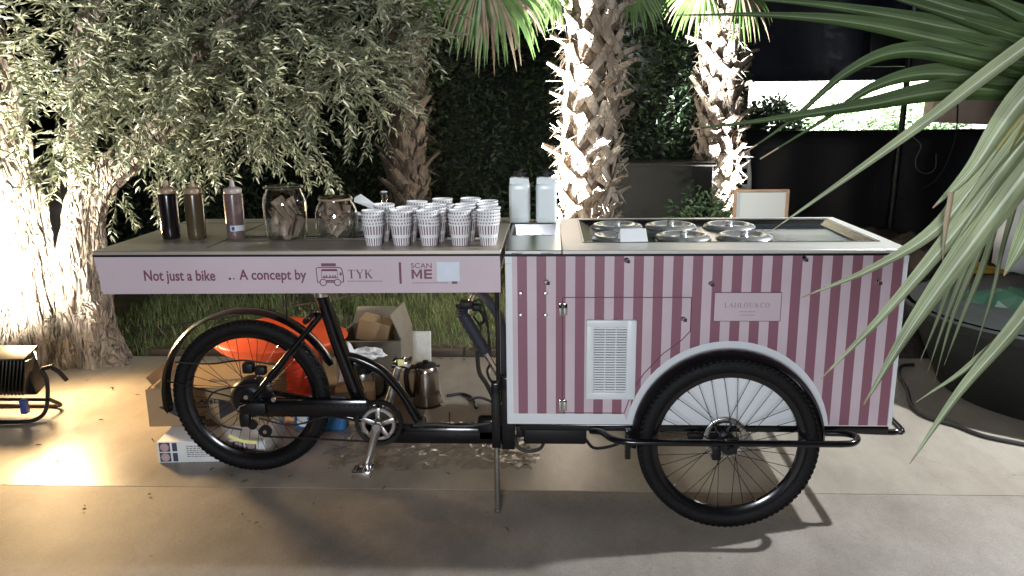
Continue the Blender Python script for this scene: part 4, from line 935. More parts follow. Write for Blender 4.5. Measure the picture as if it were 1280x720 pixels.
b = MB(); b.box((-2.8, .95, .07), (.035, .035, .08), .006); b.build('cable_clamp', M['clamp'], fl)
b = MB(); b.tube([(-2.69, .98, .27), (-2.63, .98, .285)], .012, 10); b.tube(curve([(-2.64, .98, .285), (-2.6, .98, .25), (-2.58, 1.0, .2)], 4), .012, 8); b.build('tilt_knob', M['plastic'], fl)

# ------------------------------------------------------------------ olive tree
def limb(b, pts, rs, n=26, seg=8, amp=.22, seed=0):
    P = curve(pts, seg); K = len(P); rad = []
    for i in range(K):
        t = i / (K - 1) * (len(rs) - 1); a = int(min(t, len(rs) - 2)); rad.append(rs[a] + (rs[a + 1] - rs[a]) * (t - a))
    rings = []; nrm = Vector((1, 0, 0))
    for i, p in enumerate(P):
        t = (P[min(i + 1, K - 1)] - P[max(i - 1, 0)]).normalized(); nrm = (nrm - t * nrm.dot(t)).normalized(); bi = t.cross(nrm); ring = []
        for j in range(n):
            a = 2 * pi * j / n; d = nrm * cos(a) + bi * sin(a)
            q = Vector((cos(a) * 1.6, sin(a) * 1.6, p.z * 1.6 + seed))
            k = 1 + amp * noise.noise(q) + amp * .55 * noise.noise(q * 3.1) + amp * .3 * noise.noise(Vector((cos(a) * 6, sin(a) * 6, p.z * 5 + seed)))
            if n > 40: k -= amp * .5 * max(0, .22 - abs(noise.noise(Vector((cos(a) * 3.2 + p.z * .8, sin(a) * 3.2, p.z * 2.2 + seed))))) / .22 - amp * .14 * noise.noise(Vector((cos(a) * 15, sin(a) * 15, p.z * 14 + seed)))
            ring.append(b.b.verts.new(p + d * rad[i] * k))
        rings.append(ring)
    for i in range(K - 1):
        for j in range(n): b.b.faces.new((rings[i][j], rings[i][(j + 1) % n], rings[i + 1][(j + 1) % n], rings[i + 1][j]))
    b.b.faces.new(rings[-1])
olive = thing('olive_tree', 'gnarled olive tree with twin pale trunks and drooping grey green foliage', 'tree', (-3.1, 1.95, 0))
b = MB()
limb(b, [(-3.42, 1.98, -.05), (-3.4, 1.96, .3), (-3.38, 1.94, .8), (-3.42, 1.98, 1.4), (-3.5, 2.05, 2.1), (-3.6, 2.1, 3.0)], [.27, .2, .17, .16, .14, .1], 84, 18, .25, 1)
limb(b, [(-3.04, 1.95, -.05), (-3.02, 1.93, .2), (-2.98, 1.9, .45), (-2.94, 1.93, .85), (-2.86, 1.98, 1.12), (-2.66, 2.04, 1.3), (-2.42, 2.1, 1.5), (-2.1, 2.2, 1.9), (-1.8, 2.3, 2.5)], [.25, .2, .165, .13, .12, .1, .095, .08, .06], 84, 14, .28, 4)
limb(b, [(-3.2, 1.97, -.05), (-3.2, 1.95, .12), (-3.2, 1.96, .3)], [.27, .22, .1], 84, 18, .25, 9)
limb(b, [(-2.93, 1.98, .95), (-2.95, 2.05, 1.4), (-2.9, 2.1, 1.9), (-2.75, 2.2, 2.6)], [.09, .08, .07, .05], 20, 8, .25, 14)
limb(b, [(-2.98, 1.85, .34), (-2.86, 1.79, .37), (-2.81, 1.76, .36)], [.08, .085, .05], 48, 12, .3, 20)
limb(b, [(-2.88, 1.9, -.05), (-2.83, 1.86, .05), (-2.72, 1.85, -.01)], [.14, .08, .03], 48, 12, .25, 25)
b.build('trunk', M['bark'], olive, 60)
b = MB()
br = [([(-2.1, 2.2, 1.9), (-1.6, 2.1, 2.3), (-1.1, 2.2, 2.5)], [.06, .04, .02]), ([(-2.42, 2.1, 1.5), (-2.0, 1.8, 1.95), (-1.5, 1.7, 2.3)], [.05, .035, .015]), ([(-2.9, 2.1, 1.8), (-2.5, 1.7, 2.2), (-2.0, 1.4, 2.5)], [.05, .035, .015]), ([(-3.45, 2.0, 1.7), (-3.2, 1.6, 2.1), (-2.8, 1.3, 2.5)], [.06, .04, .02]), ([(-3.4, 1.98, 1.3), (-3.6, 1.6, 1.8), (-3.6, 1.3, 2.3)], [.06, .04, .02])]
for p_, r in br: limb(b, p_, r, 10, 6, .15, len(p_))
b.build('branches', M['bark'], olive, 60)
V = []; F = []; TV = []; TF = []
rg = random.Random(21)
def leaf(V, F, p, d, up, L, wd, fold=.25):
    s = d.cross(up)
    if s.length < .05: s = d.cross(Vector((1, 0, 0)))
    s.normalize(); nrm = s.cross(d); i = len(V)
    m = p + d * L * .5 + nrm * L * .06
    V.extend((p[:], (m + s * wd / 2 + nrm * wd * fold)[:], (p + d * L)[:], (m - s * wd / 2 + nrm * wd * fold)[:])); F.append((i, i + 1, i + 2)); F.append((i, i + 2, i + 3))
def rv(): 
    while True:
        v = Vector((rg.uniform(-1, 1), rg.uniform(-1, 1), rg.uniform(-1, 1)))
        if .05 < v.length < 1: return v
def spray(p, d, L, nl, ls, droop=.7):
    n = max(4, int(nl / 2)); step = L / n; pts = [p.copy()]
    for i in range(n):
        d = (d + Vector((0, 0, -droop * step * 1.6)) + rv() * .13).normalized(); q = p + d * step
        for s in (-1, 1):
            side = d.cross(Vector((0, 0, 1)) + rv() * .6)
            if side.length < .05: continue
            side.normalize(); dd = (d * rg.uniform(.5, .95) + side * s * rg.uniform(.5, .9) + rv() * .3).normalized()
            leaf(V, F, q, dd, Vector((0, 0, 1)) + rv() * .8, ls * rg.uniform(.7, 1.2), ls * rg.uniform(.19, .29))
        p = q; pts.append(p.copy())
    k = len(TV)
    for j, q in enumerate(pts[::2]):
        r = .0022 * (1 - .7 * j / max(1, len(pts[::2]) - 1))
        for a in range(3): TV.append((q.x + r * cos(a * 2.09), q.y + r * sin(a * 2.09), q.z))
    for j in range(len(pts[::2]) - 1):
        for a in range(3): TF.append((k + j * 3 + a, k + j * 3 + (a + 1) % 3, k + j * 3 + 3 + (a + 1) % 3, k + j * 3 + 3 + a))
# clumps of foliage: pixel-surveyed centres, depth, radius and number of sprays
clumps = []
for (px, py, Yc, r, n) in (
    (-40, -20, 1.8, .5, 55), (60, -10, 1.6, .5, 60), (180, -20, 1.5, .5, 70), (300, -20, 1.7, .5, 75), (420, -20, 1.8, .45, 65), (480, -25, 2.2, .32, 32),
    (-20, 90, 1.7, .33, 30), (70, 95, 1.45, .36, 42), (150, 70, 1.5, .42, 62), (240, 70, 1.6, .42, 70), (330, 60, 1.6, .42, 70), (410, 55, 1.8, .38, 62), (465, 35, 2.1, .28, 36),
    (95, 165, 1.6, .26, 30), (50, 195, 1.65, .17, 12), (180, 120, 1.7, .3, 40), (250, 135, 1.7, .3, 46), (310, 120, 1.7, .3, 46), (380, 100, 1.85, .3, 44), (440, 80, 2.0, .22, 24),
    (245, 175, 2.0, .18, 12), (290, 165, 2.1, .18, 12), (340, 150, 1.9, .18, 12), (470, 75, 2.2, .16, 10), (95, 120, 2.1, .4, 40), (250, 90, 2.4, .5, 60), (400, 60, 2.5, .45, 50), (520, 40, 2.4, .16, 14)):
    clumps.append((at(px, py, Yc), r, n))
for c, r, n in clumps:
    for _ in range(int(n * .95)):
        o_ = rv() * r; d = (o_.normalized() * .6 + Vector((0, 0, -.12)) + rv() * .9).normalized()
        spray(c + o_, d, rg.uniform(.16, .36), rg.randint(14, 22), .066, .4)
for px, py, Yc, L in ((400, 190, 1.9, .3), (412, 215, 1.9, .26), (375, 200, 1.9, .2), (228, 200, 1.6, .24), (250, 190, 1.9, .2), (150, 245, 1.6, .22), (188, 225, 1.62, .26), (445, 140, 2.0, .3), (470, 130, 2.1, .3), (490, 120, 2.1, .3), (505, 30, 2.3, .4), (530, 20, 2.4, .3), (330, 185, 1.9, .16)):
    for _ in range(3): spray(at(px + rg.uniform(-8, 8), py + rg.uniform(-8, 4), Yc), Vector((rg.uniform(-.3, .5), rg.uniform(-.2, .2), -.8)).normalized(), L * rg.uniform(.8, 1.2), 22, .052, .5)
off = Vector((-3.1, 1.95, 0))
me = rawmesh('crown', [(a - off.x, b_2 - off.y, c) for a, b_2, c in V], F, M['leaf']); part('crown', me, olive)['kind'] = 'stuff'
me = rawmesh('twigs', [(a - off.x, b_2 - off.y, c) for a, b_2, c in TV], TF, M['twig']); part('twigs', me, olive)['kind'] = 'stuff'

# ------------------------------------------------------------------ palms
def bootmesh(seed, wide, r):
    rg = random.Random(seed); b = MB()
    # two long flat straps that hug the trunk and meet in a short cut stub (local: x around, y outward, z up)
    stub = rg.choice((.02, .03, .045, .06, .1)); lz = rg.uniform(.03, .08); tw = rg.uniform(-.03, .03)
    cyl = lambda x: math.sqrt(max(.0004, r * r - min(abs(x), r * .97) ** 2)) - r
    for s in (-1, 1):
        xs = [s * wide, s * wide * .72, s * wide * .4, s * .022 + tw * .5, s * .012 + tw]
        zs = [-.21 + rg.uniform(-.03, .03), -.12, -.045, .03, .05 + lz]
        ys = [cyl(xs[0]) - .004, cyl(xs[1]) + .006, cyl(xs[2]) + .016, .028, .034 + stub]
        wid = [.026, .034, .036, .033, .024 * rg.uniform(.6, 1.1)]; prev = None; K = 5
        pts = [Vector(p) for p in zip(xs, ys, zs)]
        for i, p in enumerate(pts):
            t = (pts[min(i + 1, K - 1)] - pts[max(i - 1, 0)]).normalized(); out = Vector((xs[i] / r, 1, 0)).normalized(); side = out.cross(t).normalized(); nn = t.cross(side).normalized()
            q = [b.b.verts.new(p + side * wid[i] * a * rg.uniform(.85, 1.15) + nn * .005 * c + nn * (.007 if a == 0 else 0)) for a, c in ((-1, -1), (1, -1), (1, 1), (0, 1), (-1, 1))]
            if prev:
                for k in range(5): b.b.faces.new((prev[k], prev[(k + 1) % 5], q[(k + 1) % 5], q[k]))
            else: b.b.faces.new(q)
            prev = q
        b.b.faces.new(prev)
    return b
def fanleaf(tree, hub, d, droop, L, nseg, spread, m, seed, sub='leaflet', tips=None):
    rg = random.Random(seed); d = d.normalized(); side = Vector((.15, -1, .3)).cross(d).normalized()
    b = MB(); b.tube(curve([ORG[tree.name] + Vector((0, 0, hub.z - .25)), (ORG[tree.name] + Vector((0, 0, hub.z)) + hub) / 2 * .5 + hub * .5 + Vector((0, 0, .05)) - (hub - ORG[tree.name] - Vector((0, 0, hub.z))) * .25, hub], 5), .012, 6)
    fr = b.build('frond', m, tree)
    for k in range(nseg):
        a = radians(-spread / 2 + spread * k / (nseg - 1)); dd = d * cos(a) + side * sin(a)
        LL = L * (.72 + .28 * cos(a * .8)) * rg.uniform(.85, 1.05); n = 8; p = hub.copy(); bb = MB(); prev = None
        wv = side * cos(a) - d * sin(a)
        for i in range(n + 1):
            t = i / n; wd = .019 * min(1, .35 + t * 2.2) * (1 - max(0, t - .45) / .55) + .0012
            nn = dd.cross(wv).normalized()
            q = [bb.b.verts.new(p - wv * wd), bb.b.verts.new(p + nn * wd * .45), bb.b.verts.new(p + wv * wd)]
            if prev: bb.b.faces.new((prev[0], prev[1], q[1], q[0])); bb.b.faces.new((prev[1], prev[2], q[2], q[1]))
            prev = q; dd = (dd + Vector((0, 0, -droop * (.4 + 1.6 * t) / n * 2)) + Vector((rg.uniform(-.05, .05), rg.uniform(-.05, .05), 0))).normalized(); wv = (wv - dd * wv.dot(dd)).normalized(); p = p + dd * LL / n
        bb.build(sub, tips if (tips and rg.random() < .4) else m, fr, 0)
def palm(loc, h, r, lean, m, label, nboot_row, step, z0, z1, seed, wide):
    t = thing('palm_tree', label, 'palm tree', loc, 'shaggy palms behind the cart'); rg = random.Random(seed); L = Vector(loc)
    b = MB(); limb(b, [L + Vector((0, 0, -.1)), L + Vector((lean * .5 * h / 2, 0, h / 2)), L + Vector((lean * h, 0, h))], [r * 1.05, r, r * .95], 20, 12, .12, seed); b.build('trunk', M['fibre'], t, 60)
    mes = [bootmesh(seed * 10 + k, wide, r).mesh('leaf_base', m, 0) for k in range(8)]; z = z0; row = 0
    while z < z1:
        for k in range(nboot_row):
            a = 2 * pi * (k + .5 * (row % 2)) / nboot_row + rg.uniform(-.1, .1)
            if sin(a) > .55: continue                      # the far side of the trunk is never seen
            x = lean * z
            o = part('leaf_base', rg.choice(mes), t, (x + r * .95 * cos(a), r * .95 * sin(a), z + rg.uniform(-.015, .015)), (rg.uniform(-.1, .06), rg.uniform(-.2, .2), a - pi / 2 + rg.uniform(-.1, .1)), (rg.uniform(.9, 1.1), rg.uniform(.8, 1.3), rg.uniform(.85, 1.25)))
        z += step; row += 1
    VV = []; FF = []
    for _ in range(900):
        a = rg.uniform(0, 2 * pi); z = rg.uniform(z0, z1); rr_ = r * rg.uniform(.98, 1.06); d = Vector((cos(a) * rg.uniform(.1, .8), sin(a) * rg.uniform(.1, .8), rg.uniform(-1, .5))) + Vector((-sin(a), cos(a), 0)) * rg.uniform(-.8, .8)
        leaf(VV, FF, Vector((lean * z + rr_ * cos(a), rr_ * sin(a), z)), d.normalized(), Vector((cos(a), sin(a), .3)), rg.uniform(.04, .2), rg.uniform(.002, .006))
    part('frayed_fibres', rawmesh('frayed_fibres', VV, FF, m), t)['kind'] = 'stuff'
    return t
p2 = palm((.27, 3.4, 0), 3.1, .2, .03, M['boot'], 'brightly lit thick palm trunk rising behind the milk bottles', 5, .105, .45, 2.75, 3, .17)
p3 = palm((1.58, 4.8, 0), 3.2, .165, .0, M['boot'], 'floodlit palm trunk beside the white chair and the black barrier', 5, .1, .4, 2.9, 5, .14)
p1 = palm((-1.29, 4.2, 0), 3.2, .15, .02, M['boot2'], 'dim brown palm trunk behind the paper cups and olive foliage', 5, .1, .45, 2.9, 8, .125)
def lf(tree, px, py, Yc, dpx, dpy, droop, L, n, spread, m, seed, tips=None):
    hub = at(px, py, Yc); d = at(px + dpx, py + dpy, Yc) - hub; fanleaf(tree, hub, d, droop, L, n, spread, m, seed, tips=tips)
lf(p2, 612, -18, 3.0, 6, 50, .75, .62, 26, 150, M['frond'], 1, M['dry'])
lf(p2, 632, -22, 3.1, 40, 30, .6, .5, 18, 120, M['frond'], 2, M['dry'])
lf(p2, 602, -26, 2.95, -10, 30, .8, .5, 14, 110, M['frond'], 3, M['dry'])
lf(p2, 792, -22, 3.3, 40, 34, .6, .4, 20, 130, M['frond'], 4)
lf(p2, 693, -12, 3.25, -20, 50, .5, .3, 10, 80, M['frond'], 5)
lf(p3, 882, -18, 4.6, -30, 40, .6, .5, 20, 140, M['frond'], 6, M['dry'])
lf(p3, 925, -18, 4.4, 20, 40, .7, .55, 12, 90, M['frond'], 7, M['dry'])
lf(p1, 522, -20, 4.1, 30, 30, .6, .45, 14, 110, M['frond'], 8)

# foreground fan palm --------------------------------------------------
fp = thing('fan_palm', 'large green fan palm leaning into the view in front of the cart at the right', 'fan palm', (1.75, -1.5, 0))
def ribmat(name, c1, c2, rib, rough, trans):
    m = bpy.data.materials.new(name); m.use_nodes = True; N = m.node_tree.nodes; L = m.node_tree.links; p = N['Principled BSDF']; p.inputs['Roughness'].default_value = rough
    p.inputs['Specular IOR Level'].default_value = .35
    tc = N.new('ShaderNodeTexCoord'); sp = N.new('ShaderNodeSeparateXYZ'); L.new(tc.outputs['UV'], sp.inputs[0])
    mp = N.new('ShaderNodeMapping'); mp.inputs['Scale'].default_value = (26, 1.6, 1); L.new(tc.outputs['UV'], mp.inputs[0])
    nz = N.new('ShaderNodeTexNoise'); nz.inputs['Scale'].default_value = 1; nz.inputs['Detail'].default_value = 4; L.new(mp.outputs[0], nz.inputs['Vector'])
    cr = N.new('ShaderNodeValToRGB'); cr.color_ramp.elements[0].position = .36; cr.color_ramp.elements[1].position = .64
    cr.color_ramp.elements[0].color = c1 + (1,); cr.color_ramp.elements[1].color = c2 + (1,); L.new(nz.outputs[0], cr.inputs[0])
    n2 = N.new('ShaderNodeTexNoise'); n2.inputs['Scale'].default_value = 9; L.new(tc.outputs['Object'], n2.inputs['Vector'])
    c2_ = N.new('ShaderNodeValToRGB'); c2_.color_ramp.elements[0].position = .42; c2_.color_ramp.elements[0].color = (.8, .78, .7, 1); c2_.color_ramp.elements[1].position = .6; c2_.color_ramp.elements[1].color = (1.1, 1.08, .95, 1); L.new(n2.outputs[0], c2_.inputs[0])
    mu = N.new('ShaderNodeMix'); mu.data_type = 'RGBA'; mu.blend_type = 'MULTIPLY'; mu.inputs[0].default_value = 1; L.new(cr.outputs[0], mu.inputs[6]); L.new(c2_.outputs[0], mu.inputs[7])
    a = N.new('ShaderNodeMath'); a.operation = 'SUBTRACT'; a.inputs[1].default_value = .5; L.new(sp.outputs[0], a.inputs[0])
    ab = N.new('ShaderNodeMath'); ab.operation = 'ABSOLUTE'; L.new(a.outputs[0], ab.inputs[0])
    lt = N.new('ShaderNodeMapRange'); lt.inputs['From Min'].default_value = .03; lt.inputs['From Max'].default_value = .075; lt.inputs['To Min'].default_value = 1; lt.inputs['To Max'].default_value = 0; L.new(ab.outputs[0], lt.inputs[0])
    mx = N.new('ShaderNodeMix'); mx.data_type = 'RGBA'; L.new(lt.outputs[0], mx.inputs[0]); L.new(mu.outputs[2], mx.inputs[6]); mx.inputs[7].default_value = rib + (1,)
    L.new(mx.outputs[2], p.inputs['Base Color'])
    bp = N.new('ShaderNodeBump'); bp.inputs['Strength'].default_value = .35; bp.inputs['Distance'].default_value = .003; L.new(nz.outputs[0], bp.inputs['Height']); L.new(bp.outputs[0], p.inputs['Normal'])
    t = N.new('ShaderNodeBsdfTranslucent'); ms = N.new('ShaderNodeMixShader'); ms.inputs[0].default_value = trans; L.new(mx.outputs[2], t.inputs[0]); L.new(p.outputs[0], ms.inputs[1]); L.new(t.outputs[0], ms.inputs[2]); L.new(ms.outputs[0], N['Material Output'].inputs[0])
    return m
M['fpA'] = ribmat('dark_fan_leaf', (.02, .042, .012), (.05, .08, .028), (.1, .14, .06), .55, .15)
M['fpB'] = ribmat('pale_fan_leaf', (.15, .19, .105), (.34, .385, .27), (.46, .5, .38), .5, .22)  # the pale look of the lit frond is put into its colour
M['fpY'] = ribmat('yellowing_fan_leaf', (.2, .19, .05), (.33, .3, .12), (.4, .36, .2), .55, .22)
M['fpD'] = ribmat('shaded_fan_leaf', (.07, .09, .05), (.13, .15, .1), (.18, .2, .13), .55, .2)  # darker copy for the drooping leaflets, their shade put into the colour
b = MB(); limb(b, [(1.75, -1.5, -.02), (1.74, -1.5, .7), (1.72, -1.5, 1.5)], [.1, .085, .07], 16, 8, .15, 2); b.build('trunk', M['fibre'], fp, 60)
def frond(hub, Yh, mat_):
    b = MB(); h = at(hub[0], hub[1], Yh); b.tube(curve([(1.72, -1.5, 1.45), ((1.72 + h.x) / 2, (-1.5 + h.y) / 2, max(1.5, h.z) - .02), h], 6), .013, 8); return b.build('frond', mat_, fp)
frA = frond((1400, 100), -1.62, M['fpA']); frB = frond((1480, -60), -1.72, M['fpB'])
A_ = M['fpA']
def seg(fr, pts, Y0, Y1, wpx, m, tilt=.35, label=None):       # pts run from tip to hub
    P = curve([at(x, y, Y0 + (Y1 - Y0) * i / (len(pts) - 1)) for i, (x, y) in enumerate(pts)], 7); K = len(P); b = MB(); prev = None; uvs = {}
    for i, p in enumerate(P):
        s = i / (K - 1); t = (P[min(i + 1, K - 1)] - P[max(i - 1, 0)]).normalized(); view = (p - CAM).normalized()
        sd = t.cross(view).normalized(); nn = sd.cross(t).normalized(); sd = (sd * cos(tilt) + nn * sin(tilt)).normalized(); nn = sd.cross(t).normalized()
        wd = wpx * (.92 if m is A_ else .86) * (p - CAM).length / 1000 / 2 * (min(1, .05 + (s * 1.12) ** 1.5) if m is A_ else min(1, .05 + s * 1.45))
        q = [b.b.verts.new(p - sd * wd - nn * wd * .4), b.b.verts.new(p - sd * wd * .5), b.b.verts.new(p + nn * wd * .12), b.b.verts.new(p + sd * wd * .5), b.b.verts.new(p + sd * wd - nn * wd * .4)]
        for k_, v_ in enumerate(q): uvs[v_] = (k_ / 4, s)
        if prev:
            for k in range(4): b.b.faces.new((prev[k], prev[k + 1], q[k + 1], q[k])).material_index = 1 if s < .06 else 0
        prev = q
    ul = b.b.loops.layers.uv.new('UVMap')
    for f in b.b.faces:
        for l_ in f.loops: l_[ul].uv = uvs[l_.vert]
    o = b.build('leaflet', [m, M['dry']], fr, 25)
    if label: o['label'] = label
A = M['fpA']
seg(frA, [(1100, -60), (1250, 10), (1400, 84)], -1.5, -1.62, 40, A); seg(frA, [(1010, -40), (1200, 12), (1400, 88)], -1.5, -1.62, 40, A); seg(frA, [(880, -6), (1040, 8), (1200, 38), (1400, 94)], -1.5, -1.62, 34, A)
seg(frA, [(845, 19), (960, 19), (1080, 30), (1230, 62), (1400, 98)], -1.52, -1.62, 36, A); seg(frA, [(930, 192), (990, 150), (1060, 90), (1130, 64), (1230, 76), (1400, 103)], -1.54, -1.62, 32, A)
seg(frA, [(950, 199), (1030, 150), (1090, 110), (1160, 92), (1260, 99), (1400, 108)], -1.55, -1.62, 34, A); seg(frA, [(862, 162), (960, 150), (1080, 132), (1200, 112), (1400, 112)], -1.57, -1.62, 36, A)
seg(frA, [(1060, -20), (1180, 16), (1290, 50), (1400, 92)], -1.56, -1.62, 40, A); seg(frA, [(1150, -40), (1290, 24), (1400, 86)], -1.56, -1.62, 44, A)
Bm = M['fpB']
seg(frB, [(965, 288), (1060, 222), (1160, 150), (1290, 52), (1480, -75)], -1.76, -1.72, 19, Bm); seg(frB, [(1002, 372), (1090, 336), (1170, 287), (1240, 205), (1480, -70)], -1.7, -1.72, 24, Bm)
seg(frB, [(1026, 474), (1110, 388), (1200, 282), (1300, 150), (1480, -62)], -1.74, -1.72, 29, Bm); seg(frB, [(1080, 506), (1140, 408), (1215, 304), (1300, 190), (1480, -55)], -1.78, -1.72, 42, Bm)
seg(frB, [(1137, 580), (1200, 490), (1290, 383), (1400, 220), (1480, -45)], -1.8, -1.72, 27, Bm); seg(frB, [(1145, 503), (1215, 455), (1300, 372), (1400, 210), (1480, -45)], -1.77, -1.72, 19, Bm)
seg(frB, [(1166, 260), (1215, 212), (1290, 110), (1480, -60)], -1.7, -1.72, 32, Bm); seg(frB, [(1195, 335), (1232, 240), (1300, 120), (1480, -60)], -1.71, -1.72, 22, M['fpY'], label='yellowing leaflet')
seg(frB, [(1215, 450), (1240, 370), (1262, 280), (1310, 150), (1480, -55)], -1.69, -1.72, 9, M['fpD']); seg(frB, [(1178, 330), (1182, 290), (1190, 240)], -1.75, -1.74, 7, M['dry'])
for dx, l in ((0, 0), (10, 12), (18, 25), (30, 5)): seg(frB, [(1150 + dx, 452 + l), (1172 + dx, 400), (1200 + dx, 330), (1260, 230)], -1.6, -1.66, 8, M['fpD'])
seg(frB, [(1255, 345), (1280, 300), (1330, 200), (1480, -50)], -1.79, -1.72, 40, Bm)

# ------------------------------------------------------------------ garden behind
def leafmass(V, F, n, fn, ls, seed):
    rg2 = random.Random(seed)
    for _ in range(n):
        p, nrm = fn(rg2); d = (Vector((rg2.uniform(-1, 1), rg2.uniform(-1, 1), rg2.uniform(-1, .4))) + nrm * .6).normalized()
        leaf(V, F, p, d, nrm + Vector((rg2.uniform(-.7, .7), rg2.uniform(-.7, .7), rg2.uniform(-.7, .7))), ls * rg2.uniform(.6, 1.3), ls * rg2.uniform(.4, .6))
V = []; F = []
def hfn(rg2):
    x = rg2.uniform(-5.2, 1.95); z = rg2.uniform(0, 3.4); n_ = noise.noise(Vector((x * 1.3, z * 1.3, 7))) + .5 * noise.noise(Vector((x * 4, z * 4, 2)))
    return Vector((x, 5.45 - .22 * n_ - rg2.random() ** 2 * .16, z)), Vector((0, -1, .2))
leafmass(V, F, 26000, hfn, .075, 4)
hd = thing('hedge', 'tall dark clipped hedge closing off the garden behind the palms', 'hedge', (-1.6, 5.6, 0))
me = rawmesh('foliage', [(a + 1.6, b_2 - 5.6, c) for a, b_2, c in V], F, M['hleaf']); part('foliage', me, hd)['kind'] = 'stuff'
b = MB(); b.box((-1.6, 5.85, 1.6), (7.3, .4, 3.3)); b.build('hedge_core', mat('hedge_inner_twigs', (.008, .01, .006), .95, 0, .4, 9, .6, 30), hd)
# grass
V = []; F = []; rg = random.Random(5)
for _ in range(30000):
    x = rg.uniform(-3.4, 1.7); y = 2.08 + 3.2 * rg.random() ** 1.8; h = rg.uniform(.05, .14) * (.6 + .8 * abs(noise.noise(Vector((x * 2, y * 2, 0)))) + .3); a = rg.uniform(0, 6.28); wd = rg.uniform(.002, .0045); l = rg.uniform(.2, .9)
    if noise.noise(Vector((x * 1.1, y * 1.1, 5))) < -.12 and rg.random() < .75: continue
    dx, dy = cos(a), sin(a); z = -.03; i = len(V)
    V += [(x - dy * wd, y + dx * wd, z), (x + dy * wd, y - dx * wd, z), (x + dx * h * l * .35 - dy * wd * .7, y + dy * h * l * .35 + dx * wd * .7, z + h * .6), (x + dx * h * l * .35 + dy * wd * .7, y + dy * h * l * .35 - dx * wd * .7, z + h * .6), (x + dx * h * l, y + dy * h * l, z + h)]
    F += [(i, i + 1, i + 3, i + 2), (i + 2, i + 3, i + 4)]
o = bpy.data.objects.new('grass', rawmesh('grass', V, F, M['glass_g'])); COL.objects.link(o); o['kind'] = 'stuff'; o['label'] = 'unmown green grass behind the patio'
# edging
ed = thing('garden_edging', 'low dark timber edging between the patio and the grass', 'edging', (-1, 2.1, 0))
rg = random.Random(8); x = -2.7
while x < 1.6:
    l = rg.uniform(.35, .6); b = MB(); b.box((x + l / 2, 2.09 + rg.uniform(-.01, .01), .015), (l - .012, .075, .05), .008, Matrix.Rotation(rg.uniform(-.02, .02), 3, 'Z')); b.box((x + l / 2 + .1, 2.2 + rg.uniform(-.01, .01), .0), (l - .02, .06, .05), .008, Matrix.Rotation(rg.uniform(-.03, .03), 3, 'Z')); b.build('edging_plank', M['wood'], ed); x += l
b = MB(); b.tube(curve([(-2.8, 2.6, .05), (-2.2, 2.7, .12), (-1.5, 2.9, .2), (-1.0, 3.1, .22)], 8), .006, 6); tag(b.build('garden_hose', M['wood'], None, 38, (-2, 2.8, 0)), 'thin dark hose lying across the grass left of the bicycle', 'hose')
V = []; F = []; rg = random.Random(31)
for _ in range(80):
    x = -3.4 + 3.6 * rg.random() ** 1.5; y = rg.uniform(-.6, 2.0); a = rg.uniform(0, 6.28)
    leaf(V, F, Vector((x, y, .004)), Vector((cos(a), sin(a), rg.uniform(0, .15))), Vector((rg.uniform(-.3, .3), rg.uniform(-.3, .3), 1)), rg.uniform(.015, .05), rg.uniform(.006, .012))
M['dryleaf'] = leafmat('fallen_leaf', (.06, .045, .03), (.2, .15, .09), .7, .1)
o = bpy.data.objects.new('fallen_leaves', rawmesh('fallen_leaves', V, F, M['dryleaf'])); COL.objects.link(o); o['kind'] = 'stuff'; o['label'] = 'dry olive leaves scattered over the patio'
# trough planter and shrub
b = MB(); z1_ = at(815, 207, 4.4).z
tr = thing('planter_trough', 'tall grey green planter trough between the two lit palms', 'planter', (1.0, 4.6, 0))
b.box((1.0, 4.62, z1_ / 2), (.95, .42, z1_), .01); b.build('trough_wall', M['trough'], tr)
b = MB(); b.box((1.0, 4.62, z1_ + .008), (1.0, .47, .03), .006); b.build('trough_rim', M['trough'], tr)
def bush(name, label, c, r, n, ls, m, seed, cat='shrub', group=None):
    t = thing(name, label, cat, c, group); c = Vector(c); V = []; F = []; rgb = random.Random(seed)
    def fn(q):
        v = Vector((q.gauss(0, 1), q.gauss(0, 1), q.gauss(0, 1))).normalized(); k = .55 + .45 * q.random() + .25 * noise.noise(v * 2.5 + Vector((seed, 0, 0)))
        return Vector((v.x * r[0] * k, v.y * r[1] * k, r[2] * .95 + v.z * r[2] * k)), v
    leafmass(V, F, n, fn, ls, seed); part('foliage', rawmesh('foliage', V, F, m), t)['kind'] = 'stuff'
    b = MB()
    for k in range(6):
        a = k * 1.05; b.tube(curve([c + Vector((0, 0, 0)), c + Vector((r[0] * .3 * cos(a), r[1] * .3 * sin(a), r[2] * .7)), c + Vector((r[0] * .7 * cos(a), r[1] * .7 * sin(a), r[2] * 1.4))], 4), [.012] * 5 + [.008] * 4, 5)
    b.build('stems', M['twig'], t); return t
c = at(878, 262, 3.6); bush('low_shrub', 'small lit grey green shrub at the foot of the floodlit palm', (c.x, 3.6, .1), (.3, .25, .42), 1100, .06, M['sleaf'], 3)
